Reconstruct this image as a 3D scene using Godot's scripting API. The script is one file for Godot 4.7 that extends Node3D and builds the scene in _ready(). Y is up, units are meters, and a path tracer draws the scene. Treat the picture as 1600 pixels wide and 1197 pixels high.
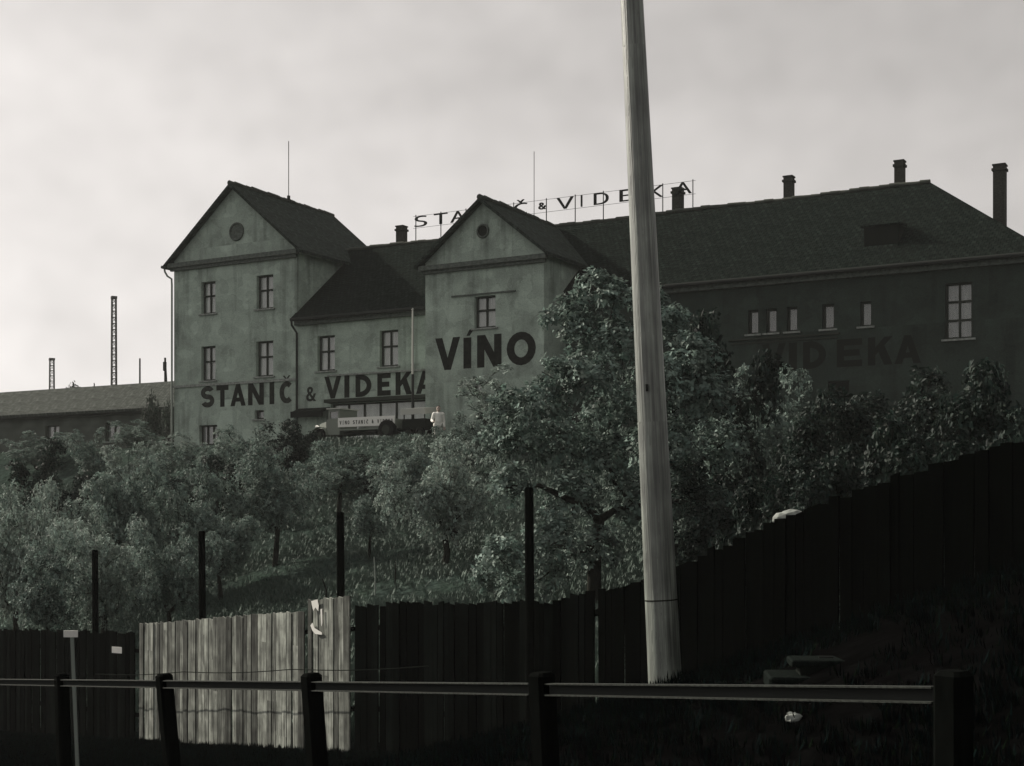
extends Node3D
# An old winery on a hillside, seen over a road railing, a board fence and an orchard.
# World: camera at the origin in plan, looking along -z; EYE is its height. y up, metres.

const EYE := 1.6
const CA := 0.86946   # the facade's direction: cos and sin of 29.604 degrees
const SA := 0.49400
var rng := RandomNumberGenerator.new()
var M := {}
var used := {}


class Geo:
	var v := PackedVector3Array()
	var n := PackedVector3Array()
	var uv := PackedVector2Array()
	var c := PackedColorArray()
	var ix := PackedInt32Array()
	var tint := Color(1, 1, 1)

	func tri(a: Vector3, b: Vector3, d: Vector3, hint: Vector3) -> void:
		var nn := (d - a).cross(b - a)
		if nn.dot(hint) < 0.0:
			nn = -nn
			var t := b
			b = d
			d = t
		nn = nn.normalized()
		var k := v.size()
		for p in [a, b, d]:
			v.append(p)
			n.append(nn)
			c.append(tint)
			uv.append(Vector2(p.x + p.z, p.y))
		ix.append_array([k, k + 1, k + 2])

	func quad(a: Vector3, b: Vector3, d: Vector3, e: Vector3, hint: Vector3, uvs: Array = []) -> void:
		var nn := (d - a).cross(b - a)
		if nn.length_squared() < 1e-12:
			nn = (e - a).cross(d - a)
		var k := v.size()
		var flip := nn.dot(hint) < 0.0
		nn = (-nn if flip else nn).normalized()
		var ps := [a, b, d, e]
		for i in 4:
			v.append(ps[i])
			n.append(nn)
			c.append(tint)
			uv.append(uvs[i] if uvs.size() == 4 else Vector2(ps[i].x + ps[i].z, ps[i].y))
		if flip:
			ix.append_array([k, k + 2, k + 1, k, k + 3, k + 2])
		else:
			ix.append_array([k, k + 1, k + 2, k, k + 2, k + 3])

	func box(at: Vector3, size: Vector3, b := Basis()) -> void:
		var x := b.x * size.x * 0.5
		var y := b.y * size.y * 0.5
		var z := b.z * size.z * 0.5
		quad(at - x - y + z, at + x - y + z, at + x + y + z, at - x + y + z, z)
		quad(at - x - y - z, at + x - y - z, at + x + y - z, at - x + y - z, -z)
		quad(at + x - y - z, at + x - y + z, at + x + y + z, at + x + y - z, x)
		quad(at - x - y - z, at - x - y + z, at - x + y + z, at - x + y - z, -x)
		quad(at - x + y - z, at - x + y + z, at + x + y + z, at + x + y - z, y)
		quad(at - x - y - z, at - x - y + z, at + x - y + z, at + x - y - z, -y)

	# a box whose long edges and top are chamfered
	func cbox(at: Vector3, s: Vector3, e: float) -> void:
		var hx := s.x * 0.5
		var hz := s.z * 0.5
		var ring := [Vector2(-hx + e, hz), Vector2(hx - e, hz), Vector2(hx, hz - e), Vector2(hx, -hz + e), Vector2(hx - e, -hz), Vector2(-hx + e, -hz), Vector2(-hx, -hz + e), Vector2(-hx, hz - e)]
		var lo := at.y - s.y * 0.5
		var hi := at.y + s.y * 0.5
		for i in 8:
			var p: Vector2 = ring[i]
			var q: Vector2 = ring[(i + 1) % 8]
			var out := Vector3(p.x + q.x, 0, p.y + q.y)
			var k := 1.0 - e / maxf(hx, hz)
			quad(Vector3(at.x + p.x, lo, at.z + p.y), Vector3(at.x + q.x, lo, at.z + q.y), Vector3(at.x + q.x, hi - e, at.z + q.y), Vector3(at.x + p.x, hi - e, at.z + p.y), out)
			quad(Vector3(at.x + p.x, hi - e, at.z + p.y), Vector3(at.x + q.x, hi - e, at.z + q.y), Vector3(at.x + q.x * k, hi, at.z + q.y * k), Vector3(at.x + p.x * k, hi, at.z + p.y * k), out + Vector3.UP)
			tri(Vector3(at.x, hi, at.z), Vector3(at.x + p.x * k, hi, at.z + p.y * k), Vector3(at.x + q.x * k, hi, at.z + q.y * k), Vector3.UP)
			tri(Vector3(at.x, lo, at.z), Vector3(at.x + p.x, lo, at.z + p.y), Vector3(at.x + q.x, lo, at.z + q.y), Vector3.DOWN)

	func bar(a: Vector3, b: Vector3, w: float, h: float) -> void:
		var y := (b - a).normalized()
		var z := y.cross(Vector3.UP if absf(y.y) < 0.9 else Vector3.RIGHT).normalized()
		box((a + b) * 0.5, Vector3(w, a.distance_to(b), h), Basis(z.cross(y), y, z).orthonormalized())

	func tube(ps: Array, rs: Array, sides := 8, caps := true) -> void:
		var k0 := v.size()
		var run := 0.0
		var ref := Vector3.RIGHT
		for i in ps.size():
			var d: Vector3 = (ps[mini(i + 1, ps.size() - 1)] - ps[maxi(i - 1, 0)]).normalized()
			if absf(d.dot(ref)) > 0.95:
				ref = Vector3.BACK
			var x := d.cross(ref).normalized()
			var y := x.cross(d)
			if i > 0:
				run += ps[i].distance_to(ps[i - 1])
			for j in sides + 1:
				var a := TAU * j / sides
				var o := x * cos(a) + y * sin(a)
				v.append(ps[i] + o * rs[i])
				n.append(o)
				c.append(tint)
				uv.append(Vector2(float(j) / sides, run))
		for i in ps.size() - 1:
			for j in sides:
				var p := k0 + i * (sides + 1) + j
				var q := p + sides + 1
				# front faces clockwise: checked against the normal
				var fn := (v[q] - v[p]).cross(v[p + 1] - v[p])
				if fn.dot(n[p] + n[p + 1]) > 0.0:
					ix.append_array([p, p + 1, q, p + 1, q + 1, q])
				else:
					ix.append_array([p, q, p + 1, p + 1, q, q + 1])
		if caps:
			for e in [0, ps.size() - 1]:
				var d2: Vector3 = (ps[e] - ps[1 if e == 0 else e - 1]).normalized()
				for j in sides:
					tri(ps[e], v[k0 + e * (sides + 1) + j], v[k0 + e * (sides + 1) + j + 1], d2)

	# a folded leaf: two triangles on each side of the midrib would be finer than the picture; one each is enough
	func leaf(at: Vector3, along: Vector3, up: Vector3, l: float, w: float) -> void:
		var side := along.cross(up).normalized()
		var nn := side.cross(along).normalized()
		var k := v.size()
		v.append(at)
		v.append(at + along * l * 0.5 + side * w * 0.5 + nn * w * 0.15)
		v.append(at + along * l - nn * l * 0.12)
		v.append(at + along * l * 0.5 - side * w * 0.5 + nn * w * 0.15)
		var n1 := (v[k + 2] - v[k]).cross(v[k + 1] - v[k]).normalized()
		var n2 := (v[k + 3] - v[k]).cross(v[k + 2] - v[k]).normalized()
		var nm := (n1 + n2).normalized()
		n.append(nm)
		n.append(n1)
		n.append(nm)
		n.append(n2)
		for i in 4:
			c.append(tint)
			uv.append(Vector2.ZERO)
		ix.append_array([k, k + 1, k + 2, k, k + 2, k + 3])

	func mesh(m: Material) -> ArrayMesh:
		var a := []
		a.resize(Mesh.ARRAY_MAX)
		a[Mesh.ARRAY_VERTEX] = v
		a[Mesh.ARRAY_NORMAL] = n
		a[Mesh.ARRAY_TEX_UV] = uv
		a[Mesh.ARRAY_COLOR] = c
		a[Mesh.ARRAY_INDEX] = ix
		var am := ArrayMesh.new()
		am.add_surface_from_arrays(Mesh.PRIMITIVE_TRIANGLES, a)
		am.surface_set_material(0, m)
		return am


# ---------------------------------------------------------------- naming

func numbered(called: String) -> String:
	var k: int = used.get(called, 0)
	used[called] = k + 1
	return called if k == 0 else "%s_%03d" % [called, k]


func tag(o: Node, label: String, category: String, group := "") -> Node:
	o.set_meta("label", label)
	o.set_meta("category", category)
	if group:
		o.set_meta("group", group)
	return o


func thing(called: String, label: String, category: String, at := Vector3.ZERO, turn := 0.0, group := "") -> Node3D:
	var o := Node3D.new()
	o.name = numbered(called)
	add_child(o)
	o.position = at
	o.rotation.y = turn
	tag(o, label, category, group)
	return o


func put(called: String, m: Mesh, parent: Node, at := Vector3.ZERO) -> MeshInstance3D:
	var o := MeshInstance3D.new()
	o.mesh = m
	o.position = at
	if parent == self:
		o.name = numbered(called)
		add_child(o)
	else:
		var nm := called
		var k := 0
		while parent.has_node(NodePath(nm)):
			k += 1
			nm = "%s_%03d" % [called, k]
		o.name = nm
		parent.add_child(o)
	return o


# many alike pieces under one parent: the number is kept by the caller, which is quicker
func piece(called: String, k: int, m: Mesh, parent: Node, at: Vector3) -> MeshInstance3D:
	var o := MeshInstance3D.new()
	o.mesh = m
	o.name = called if k == 0 else "%s_%03d" % [called, k]
	o.position = at
	parent.add_child(o)
	return o


func kind(o: Node, k: String) -> Node:
	o.set_meta("kind", k)
	return o


# ---------------------------------------------------------------- materials

func lin(r: float, g: float, b: float) -> Color:
	return Color(r, g, b).linear_to_srgb()


func mat(r: float, g: float, b: float, rough := 0.9) -> StandardMaterial3D:
	var m := StandardMaterial3D.new()
	m.albedo_color = lin(r, g, b)
	m.roughness = rough
	m.metallic_specular = 0.25 if maxf(r, g) > 0.05 else 0.03
	return m


func noise_tex(freq: float, lo: float, hi: float, sd: int, size := 512, octaves := 5) -> NoiseTexture2D:
	var f := FastNoiseLite.new()
	f.seed = sd
	f.noise_type = FastNoiseLite.TYPE_SIMPLEX_SMOOTH
	f.frequency = freq
	f.fractal_octaves = octaves
	var g := Gradient.new()
	g.set_color(0, Color(lo, lo, lo))
	g.set_color(1, Color(hi, hi, hi))
	var t := NoiseTexture2D.new()
	t.width = size
	t.height = size
	t.seamless = true
	t.noise = f
	t.color_ramp = g
	return t


func world_tex(m: StandardMaterial3D, t: Texture2D, scale: Vector3, bump: Texture2D = null, depth := 1.0) -> StandardMaterial3D:
	m.albedo_texture = t
	m.uv1_triplanar = true
	m.uv1_world_triplanar = true
	m.uv1_scale = scale
	if bump:
		m.heightmap_enabled = true
		m.heightmap_texture = bump
		m.heightmap_scale = depth
	return m


# weathered wood: grain runs down the picture
func wood_image(sd: int, lo: float, hi: float) -> ImageTexture:
	var f := FastNoiseLite.new()
	f.seed = sd
	f.frequency = 0.02
	f.fractal_octaves = 4
	var im := Image.create(256, 512, false, Image.FORMAT_RGB8)
	for y in 512:
		for x in 256:
			var a := absf(x - 127.5) / 127.5
			var g1 := f.get_noise_3d(x * 5.0, y * 0.18, 0.0)
			var g2 := f.get_noise_3d(x * 14.0, y * 0.35, 50.0)
			var g3 := f.get_noise_3d(x * 0.8, y * 0.6, 90.0)
			var q := 0.55 + 0.45 * g1 + 0.3 * g2 + 0.35 * g3
			if g2 > 0.42:
				q -= 0.35
			q = lerpf(q, 0.5, smoothstep(0.9, 1.0, a))
			var w := lerpf(lo, hi, clampf(q, 0.0, 1.0))
			im.set_pixel(x, y, Color(w, w, w * 0.98))
	return ImageTexture.create_from_image(im)


# overlapping clay tiles: height and tone, one picture holds 8 by 8 tiles
func tile_images() -> Array:
	var r := RandomNumberGenerator.new()
	r.seed = 5
	var tone := []
	for i in 64:
		tone.append(r.randf_range(0.78, 1.0))
	var a := Image.create(256, 256, false, Image.FORMAT_RGB8)
	var b := Image.create(256, 256, false, Image.FORMAT_RGB8)
	for y in 256:
		for x in 256:
			var row := y / 32
			var xs := (x + (16 if row % 2 else 0)) % 256
			var fx := (xs % 32) / 31.0
			var fy := (y % 32) / 31.0
			var w: float = tone[row * 8 + xs / 32]
			var edge := 0.55 if fx < 0.06 or fx > 0.96 else 1.0
			a.set_pixel(x, y, Color(w, w, w) * edge)
			var hgt := clampf(0.25 + 0.6 * fy - (0.25 if edge < 1.0 else 0.0), 0.0, 1.0)
			b.set_pixel(x, y, Color(hgt, hgt, hgt))
	return [ImageTexture.create_from_image(a), ImageTexture.create_from_image(b)]


# old lime plaster: cloudy patches, runs of damp down the wall, speckle and hairline cracks
func plaster_image(sd: int) -> ImageTexture:
	var f := FastNoiseLite.new()
	f.seed = sd
	f.frequency = 0.01
	f.fractal_octaves = 4
	var im := Image.create(768, 768, false, Image.FORMAT_RGB8)
	for y in 768:
		for x in 768:
			var cloud := f.get_noise_3d(x * 0.9, y * 0.9, 0.0)
			var patch := f.get_noise_3d(x * 0.55, y * 0.5, 300.0)
			var run_ := f.get_noise_3d(x * 1.6, y * 0.16, 600.0)
			var grit := f.get_noise_3d(x * 22.0, y * 22.0, 900.0)
			var crack := absf(f.get_noise_3d(x * 1.6, y * 1.6, 1200.0))
			var w := 0.80 + 0.13 * cloud + 0.16 * grit
			if run_ > 0.12:
				w -= (run_ - 0.12) * 0.45
			if patch > 0.2:
				w += 0.09
			elif patch < -0.28:
				w -= 0.08
			if crack < 0.006 and cloud > -0.1:
				w -= 0.2
			w = clampf(w, 0.15, 1.0)
			im.set_pixel(x, y, Color(w, w, w * 0.985))
	return ImageTexture.create_from_image(im)


func materials() -> void:
	var blot := noise_tex(0.006, 0.62, 1.0, 3)
	var fine := noise_tex(0.03, 0.55, 1.0, 8)
	var coarse_bump := noise_tex(0.02, 0.0, 1.0, 12)
	M.plaster = world_tex(mat(0.50, 0.60, 0.54), plaster_image(91), Vector3(0.13, 0.13, 0.13), coarse_bump, 1.5)
	M.shaded_plaster = world_tex(mat(0.042, 0.060, 0.052), plaster_image(92), Vector3(0.11, 0.11, 0.11), coarse_bump, 1.5)  # same plaster for the long wing, shade and lens darkening put into its colour
	M.trim = world_tex(mat(0.16, 0.185, 0.165), fine, Vector3.ONE * 0.4)
	M.ledge = world_tex(mat(0.40, 0.43, 0.40), fine, Vector3.ONE * 0.4)
	var tl := tile_images()
	var roof := mat(0.065, 0.085, 0.073)
	roof.metallic_specular = 0.1
	roof.albedo_texture = tl[0]
	roof.heightmap_enabled = true
	roof.heightmap_texture = tl[1]
	roof.heightmap_scale = 5.0
	roof.uv1_scale = Vector3(1.0 / 1.6, 1.0 / 1.6, 1)
	roof.detail_enabled = true
	roof.detail_blend_mode = BaseMaterial3D.BLEND_MODE_MUL
	roof.detail_albedo = noise_tex(0.012, 0.55, 1.0, 21)
	roof.detail_uv_layer = BaseMaterial3D.DETAIL_UV_1
	M.roof = roof
	var shaded_roof: StandardMaterial3D = roof.duplicate()
	shaded_roof.albedo_color = lin(0.020, 0.028, 0.024)  # darkened copy of the tiles: the long wing's shade is in the colour
	shaded_roof.metallic_specular = 0.03
	M.shaded_roof = shaded_roof
	var grey_roof: StandardMaterial3D = roof.duplicate()
	grey_roof.albedo_color = lin(0.12, 0.135, 0.12)
	M.grey_roof = grey_roof
	M.shed_plaster = world_tex(mat(0.10, 0.115, 0.10), blot, Vector3.ONE * 0.2)
	M.chimney = world_tex(mat(0.07, 0.07, 0.06), fine, Vector3.ONE * 0.8)
	M.dark = mat(0.012, 0.014, 0.012)
	M.frame = mat(0.035, 0.04, 0.034, 0.7)
	M.curtain = world_tex(mat(0.55, 0.6, 0.55), blot, Vector3(0.6, 0.1, 0.6))
	M.shaded_curtain = world_tex(mat(0.085, 0.11, 0.098), blot, Vector3(0.6, 0.1, 0.6))  # curtain for the long wing, dimmed by shade painted into the cloth colour
	var glass := mat(0.75, 0.8, 0.78, 0.03)
	glass.transparency = BaseMaterial3D.TRANSPARENCY_ALPHA
	glass.albedo_color.a = 0.12
	glass.metallic_specular = 0.6
	M.glass = glass
	M.paint = world_tex(mat(0.028, 0.031, 0.027), noise_tex(0.02, 0.45, 1.0, 33), Vector3.ONE * 0.5)
	M.faded_paint = world_tex(mat(0.06, 0.066, 0.057), noise_tex(0.02, 0.3, 1.0, 34), Vector3.ONE * 0.5)
	M.iron = mat(0.03, 0.032, 0.03, 0.6)
	M.steel = mat(0.22, 0.25, 0.225, 0.6)
	M.rusty_steel = world_tex(mat(0.07, 0.08, 0.07, 0.75), noise_tex(0.05, 0.3, 1.0, 55), Vector3(3, 3, 3))
	M.pale_pipe = mat(0.45, 0.46, 0.42, 0.6)
	M.pale_wood = []
	for i in 6:
		var k: float = [0.20, 0.62, 0.46, 0.82, 0.28, 0.72][i]
		var pw := world_tex(mat(k * 0.94, k, k * 0.93), wood_image(40 + i % 3, 0.08, 1.0), Vector3(1.1, 0.45, 1.1))
		pw.uv1_offset = Vector3(0.13 * i, 0.21 * i, 0.37 * i)
		M.pale_wood.append(pw)
	M.dark_wood = []
	for i in 3:
		var k: float = [0.0025, 0.005, 0.009][i]
		M.dark_wood.append(world_tex(mat(k, k * 1.25, k * 1.15), wood_image(50, 0.3, 1.0), Vector3(1.1, 0.45, 1.1)))
	M.tarred_wood = world_tex(mat(0.007, 0.008, 0.0072), fine, Vector3(2, 0.5, 2))
	var pole := mat(0.28, 0.315, 0.285, 0.45)
	pole.metallic_specular = 1.0
	pole.albedo_texture = wood_image(61, 0.3, 1.0)
	pole.heightmap_enabled = true
	pole.heightmap_texture = pole.albedo_texture
	pole.heightmap_scale = 0.8
	pole.uv1_scale = Vector3(1, 0.3, 1)
	M.pole = pole
	M.concrete = world_tex(mat(0.014, 0.018, 0.016), fine, Vector3.ONE * 1.7, coarse_bump, 0.6)
	M.white = mat(0.72, 0.72, 0.68, 0.8)
	M.bark = world_tex(mat(0.035, 0.036, 0.03), fine, Vector3(2, 0.6, 2))
	var ground := StandardMaterial3D.new()
	ground.vertex_color_use_as_albedo = true
	ground.roughness = 1.0
	ground.metallic_specular = 0.0
	M.ground = world_tex(ground, noise_tex(0.03, 0.35, 1.0, 71, 512, 6), Vector3.ONE * 0.23, coarse_bump, 6.0)
	M.leaf = foliage(0.7)
	M.grass = foliage(0.2)
	M.weeds = foliage(0.2)
	M.weeds.metallic_specular = 0.02
	M.weeds.roughness = 0.95
	M.truck = mat(0.17, 0.19, 0.165, 0.5)
	M.tyre = mat(0.012, 0.012, 0.012)
	M.shirt = mat(0.75, 0.75, 0.7)
	M.trousers = mat(0.3, 0.31, 0.28)
	M.skin = mat(0.35, 0.29, 0.25, 0.6)
	M.hair = mat(0.03, 0.027, 0.025)


func foliage(through: float) -> StandardMaterial3D:
	var m := StandardMaterial3D.new()
	m.vertex_color_use_as_albedo = true
	m.roughness = 0.6
	m.metallic_specular = 0.22
	m.cull_mode = BaseMaterial3D.CULL_DISABLED
	m.backlight_enabled = true
	m.backlight = Color(through, through, through)
	return m


# ---------------------------------------------------------------- the lie of the land
# q runs along the board fence (towards the road's rise), n across it (positive on the road's side)

func fence_point(q: float, n := 0.0) -> Vector2:   # x, depth
	return Vector2(-7.09 + 0.668 * q - 0.743 * n, 24.0 - 0.743 * q - 0.668 * n)


func land(x: float, d: float) -> float:   # height above the eye
	var px := x + 7.09
	var pd := d - 24.0
	var q := 0.668 * px - 0.743 * pd
	var n := -0.743 * px - 0.668 * pd
	var w := 1.0 if n < 3.0 else maxf(0.0, 1.0 - (n - 3.0) / 4.0)
	var base := -3.7 + 0.09 * clampf(q, -15.0, 20.0) + 0.25 * clampf(q - 12.0, 0.0, 10.0) * w
	if n > 0.0:
		return base + 0.058 * minf(n, 7.0)
	var s := (x + 17.28) * SA + (d - 72.0) * CA
	var run := maxf(-s - 5.2, 0.0)
	var y := lerpf(base, 3.5, -n / (-n + run))
	return y + (minf(d, 300.0) - 95.0) * 0.109 * smoothstep(90.0, 150.0, d) - maxf(0.0, d - 300.0) * 0.1 if d > 95.0 else y


func rough(x: float, d: float) -> float:
	return land(x, d) + 0.10 * sin(x * 1.3 + d * 0.7) * sin(d * 0.9 - x * 0.4) * smoothstep(26.0, 32.0, d) * (1.0 - smoothstep(48.0, 56.0, d))


func on_land(x: float, d: float) -> Vector3:
	return Vector3(x, EYE + rough(x, d), -d)


func build_ground() -> void:
	var xs := []
	var ds := []
	for i in 161:
		var t := (i - 80) / 80.0
		xs.append(t * 26.0 + signf(t) * pow(absf(t), 5.0) * 230.0)
	for i in 191:
		var t := i / 190.0
		ds.append(-12.0 + t * 92.0 + pow(t, 7.0) * 290.0)
	var f := FastNoiseLite.new()
	f.seed = 4
	f.frequency = 0.12
	var g := Geo.new()
	for j in ds.size():
		for i in xs.size():
			var x: float = xs[i]
			var d: float = ds[j]
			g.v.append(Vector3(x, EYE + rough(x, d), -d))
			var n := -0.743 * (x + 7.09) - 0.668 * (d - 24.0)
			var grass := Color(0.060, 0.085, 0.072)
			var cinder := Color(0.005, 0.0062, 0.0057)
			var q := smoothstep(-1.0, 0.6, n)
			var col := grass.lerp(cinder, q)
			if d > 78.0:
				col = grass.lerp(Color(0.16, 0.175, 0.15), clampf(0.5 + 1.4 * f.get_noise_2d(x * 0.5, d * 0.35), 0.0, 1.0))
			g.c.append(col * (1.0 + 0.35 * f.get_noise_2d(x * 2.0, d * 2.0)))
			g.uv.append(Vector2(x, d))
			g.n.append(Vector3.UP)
	var w := xs.size()
	for j in ds.size():
		for i in w:
			var a := g.v[j * w + mini(i + 1, w - 1)] - g.v[j * w + maxi(i - 1, 0)]
			var b := g.v[mini(j + 1, ds.size() - 1) * w + i] - g.v[maxi(j - 1, 0) * w + i]
			g.n[j * w + i] = a.cross(b).normalized()
	for j in ds.size() - 1:
		for i in w - 1:
			var p := j * w + i
			g.ix.append_array([p, p + w, p + 1, p + 1, p + w, p + w + 1])
	kind(put("ground", g.mesh(M.ground), self), "structure")


# ---------------------------------------------------------------- the building (x along the front, y up from the terrace, z out of the front)

# a wall in the plane z with rectangular openings [x0, x1, y0, y1] and their reveals
func wall_panel(g: Geo, x0: float, x1: float, y0: float, y1: float, z: float, holes: Array, deep := 0.34) -> void:
	var xs := [x0, x1]
	var ys := [y0, y1]
	for h in holes:
		xs.append_array([h[0], h[1]])
		ys.append_array([h[2], h[3]])
	xs.sort()
	ys.sort()
	for i in xs.size() - 1:
		for j in ys.size() - 1:
			if xs[i + 1] - xs[i] < 1e-4 or ys[j + 1] - ys[j] < 1e-4:
				continue
			var mx: float = (xs[i] + xs[i + 1]) * 0.5
			var my: float = (ys[j] + ys[j + 1]) * 0.5
			var open := false
			for h in holes:
				if mx > h[0] and mx < h[1] and my > h[2] and my < h[3]:
					open = true
			if not open:
				g.quad(Vector3(xs[i], ys[j], z), Vector3(xs[i + 1], ys[j], z), Vector3(xs[i + 1], ys[j + 1], z), Vector3(xs[i], ys[j + 1], z), Vector3.BACK)
	for h in holes:
		var a := Vector3(h[0], h[2], z)
		var b := Vector3(h[1], h[2], z)
		var c := Vector3(h[1], h[3], z)
		var d := Vector3(h[0], h[3], z)
		var o := Vector3(0, 0, -deep)
		g.quad(a, b, b + o, a + o, Vector3.UP)
		g.quad(d, c, c + o, d + o, Vector3.DOWN)
		g.quad(a, d, d + o, a + o, Vector3.RIGHT)
		g.quad(b, c, c + o, b + o, Vector3.LEFT)


func window(parent: Node3D, x0: float, x1: float, y0: float, y1: float, z: float, cols := 2, rows := 2, curtain := true, cloth := "curtain") -> void:
	var g := Geo.new()
	var w := x1 - x0
	var h := y1 - y0
	var e := 0.075
	g.box(Vector3(e * 0.5, h * 0.5, 0), Vector3(e, h, 0.08))
	g.box(Vector3(w - e * 0.5, h * 0.5, 0), Vector3(e, h, 0.08))
	g.box(Vector3(w * 0.5, h - e * 0.5, 0), Vector3(w - 2 * e, e, 0.08))
	g.box(Vector3(w * 0.5, e * 0.5, 0), Vector3(w - 2 * e, e, 0.08))
	var ys := [e]
	for j in range(1, rows):
		var y := h * (0.56 if rows == 2 else float(j) / rows)
		g.box(Vector3(w * 0.5, y, 0.004), Vector3(w - 2 * e, 0.085, 0.075))
		ys.append(y)
	ys.append(h - e)
	for i in range(1, cols):
		g.box(Vector3(w * i / cols, h * 0.5, 0.01), Vector3(0.075, h - 2 * e, 0.07))
	var win := put("window", g.mesh(M.frame), parent, Vector3(x0, y0, z - 0.22))
	for i in cols:
		for j in rows:
			var p := Geo.new()
			var ax := e if i == 0 else w * i / cols
			var bx := w - e if i == cols - 1 else w * (i + 1) / cols
			p.box(Vector3((ax + bx) * 0.5, (ys[j] + ys[j + 1]) * 0.5, -0.012), Vector3(bx - ax, ys[j + 1] - ys[j], 0.006))
			put("pane", p.mesh(M.glass), win)
	if curtain:
		var k := Geo.new()
		var folds := 14
		for i in folds:
			var xa := w * i / folds
			var xb := w * (i + 1) / folds
			var za := -0.10 + 0.025 * (i % 2)
			var zb := -0.10 + 0.025 * ((i + 1) % 2)
			k.quad(Vector3(xa, 0, za), Vector3(xb, 0, zb), Vector3(xb, h, zb), Vector3(xa, h, za), Vector3.BACK)
		put("curtain", k.mesh(M[cloth]), win)
	var s := Geo.new()
	s.box(Vector3(w * 0.5, -0.045, 0.2), Vector3(w + 0.24, 0.07, 0.22))
	put("sill", s.mesh(M.ledge), win)


# a sloping slab of roof from its upper corners
func slab(g: Geo, a: Vector3, b: Vector3, c: Vector3, d: Vector3, thick := 0.16) -> void:
	var o := Vector3(0, -thick, 0)
	var ex := (b - a).normalized()
	var nn := (b - a).cross(d - a).normalized()
	if nn.y < 0.0:
		nn = -nn
	var ey := ex.cross(nn)
	var uvs := []
	for p in [a, b, c, d]:
		uvs.append(Vector2((p - a).dot(ex), (p - a).dot(ey) * (1.0 if ey.y < 0.0 else -1.0)))
	g.quad(a, b, c, d, nn, uvs)
	g.quad(a + o, b + o, c + o, d + o, -nn)
	var mid := (a + b + c + d) * 0.25
	for e in [[a, b], [b, c], [c, d], [d, a]]:
		if e[0].distance_to(e[1]) > 0.01:
			g.quad(e[0], e[1], e[1] + o, e[0] + o, (e[0] + e[1]) * 0.5 - mid)


func ridge_tiles(parent: Node, a: Vector3, b: Vector3, r := 0.13) -> void:
	var d := b - a
	var count := int(d.length() / 0.42)
	var g := Geo.new()
	var step := d / count
	g.tube([Vector3.ZERO, step * 0.98], [r, r * 0.86], 8)
	var m := g.mesh(M.roof_ridge)
	for i in count:
		piece("ridge_tile", i, m, parent, a + step * i + Vector3(0, 0.02 * sin(i * 1.9) + 0.03 * sin(i * 0.31), 0.012 * sin(i * 2.7)))


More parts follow.
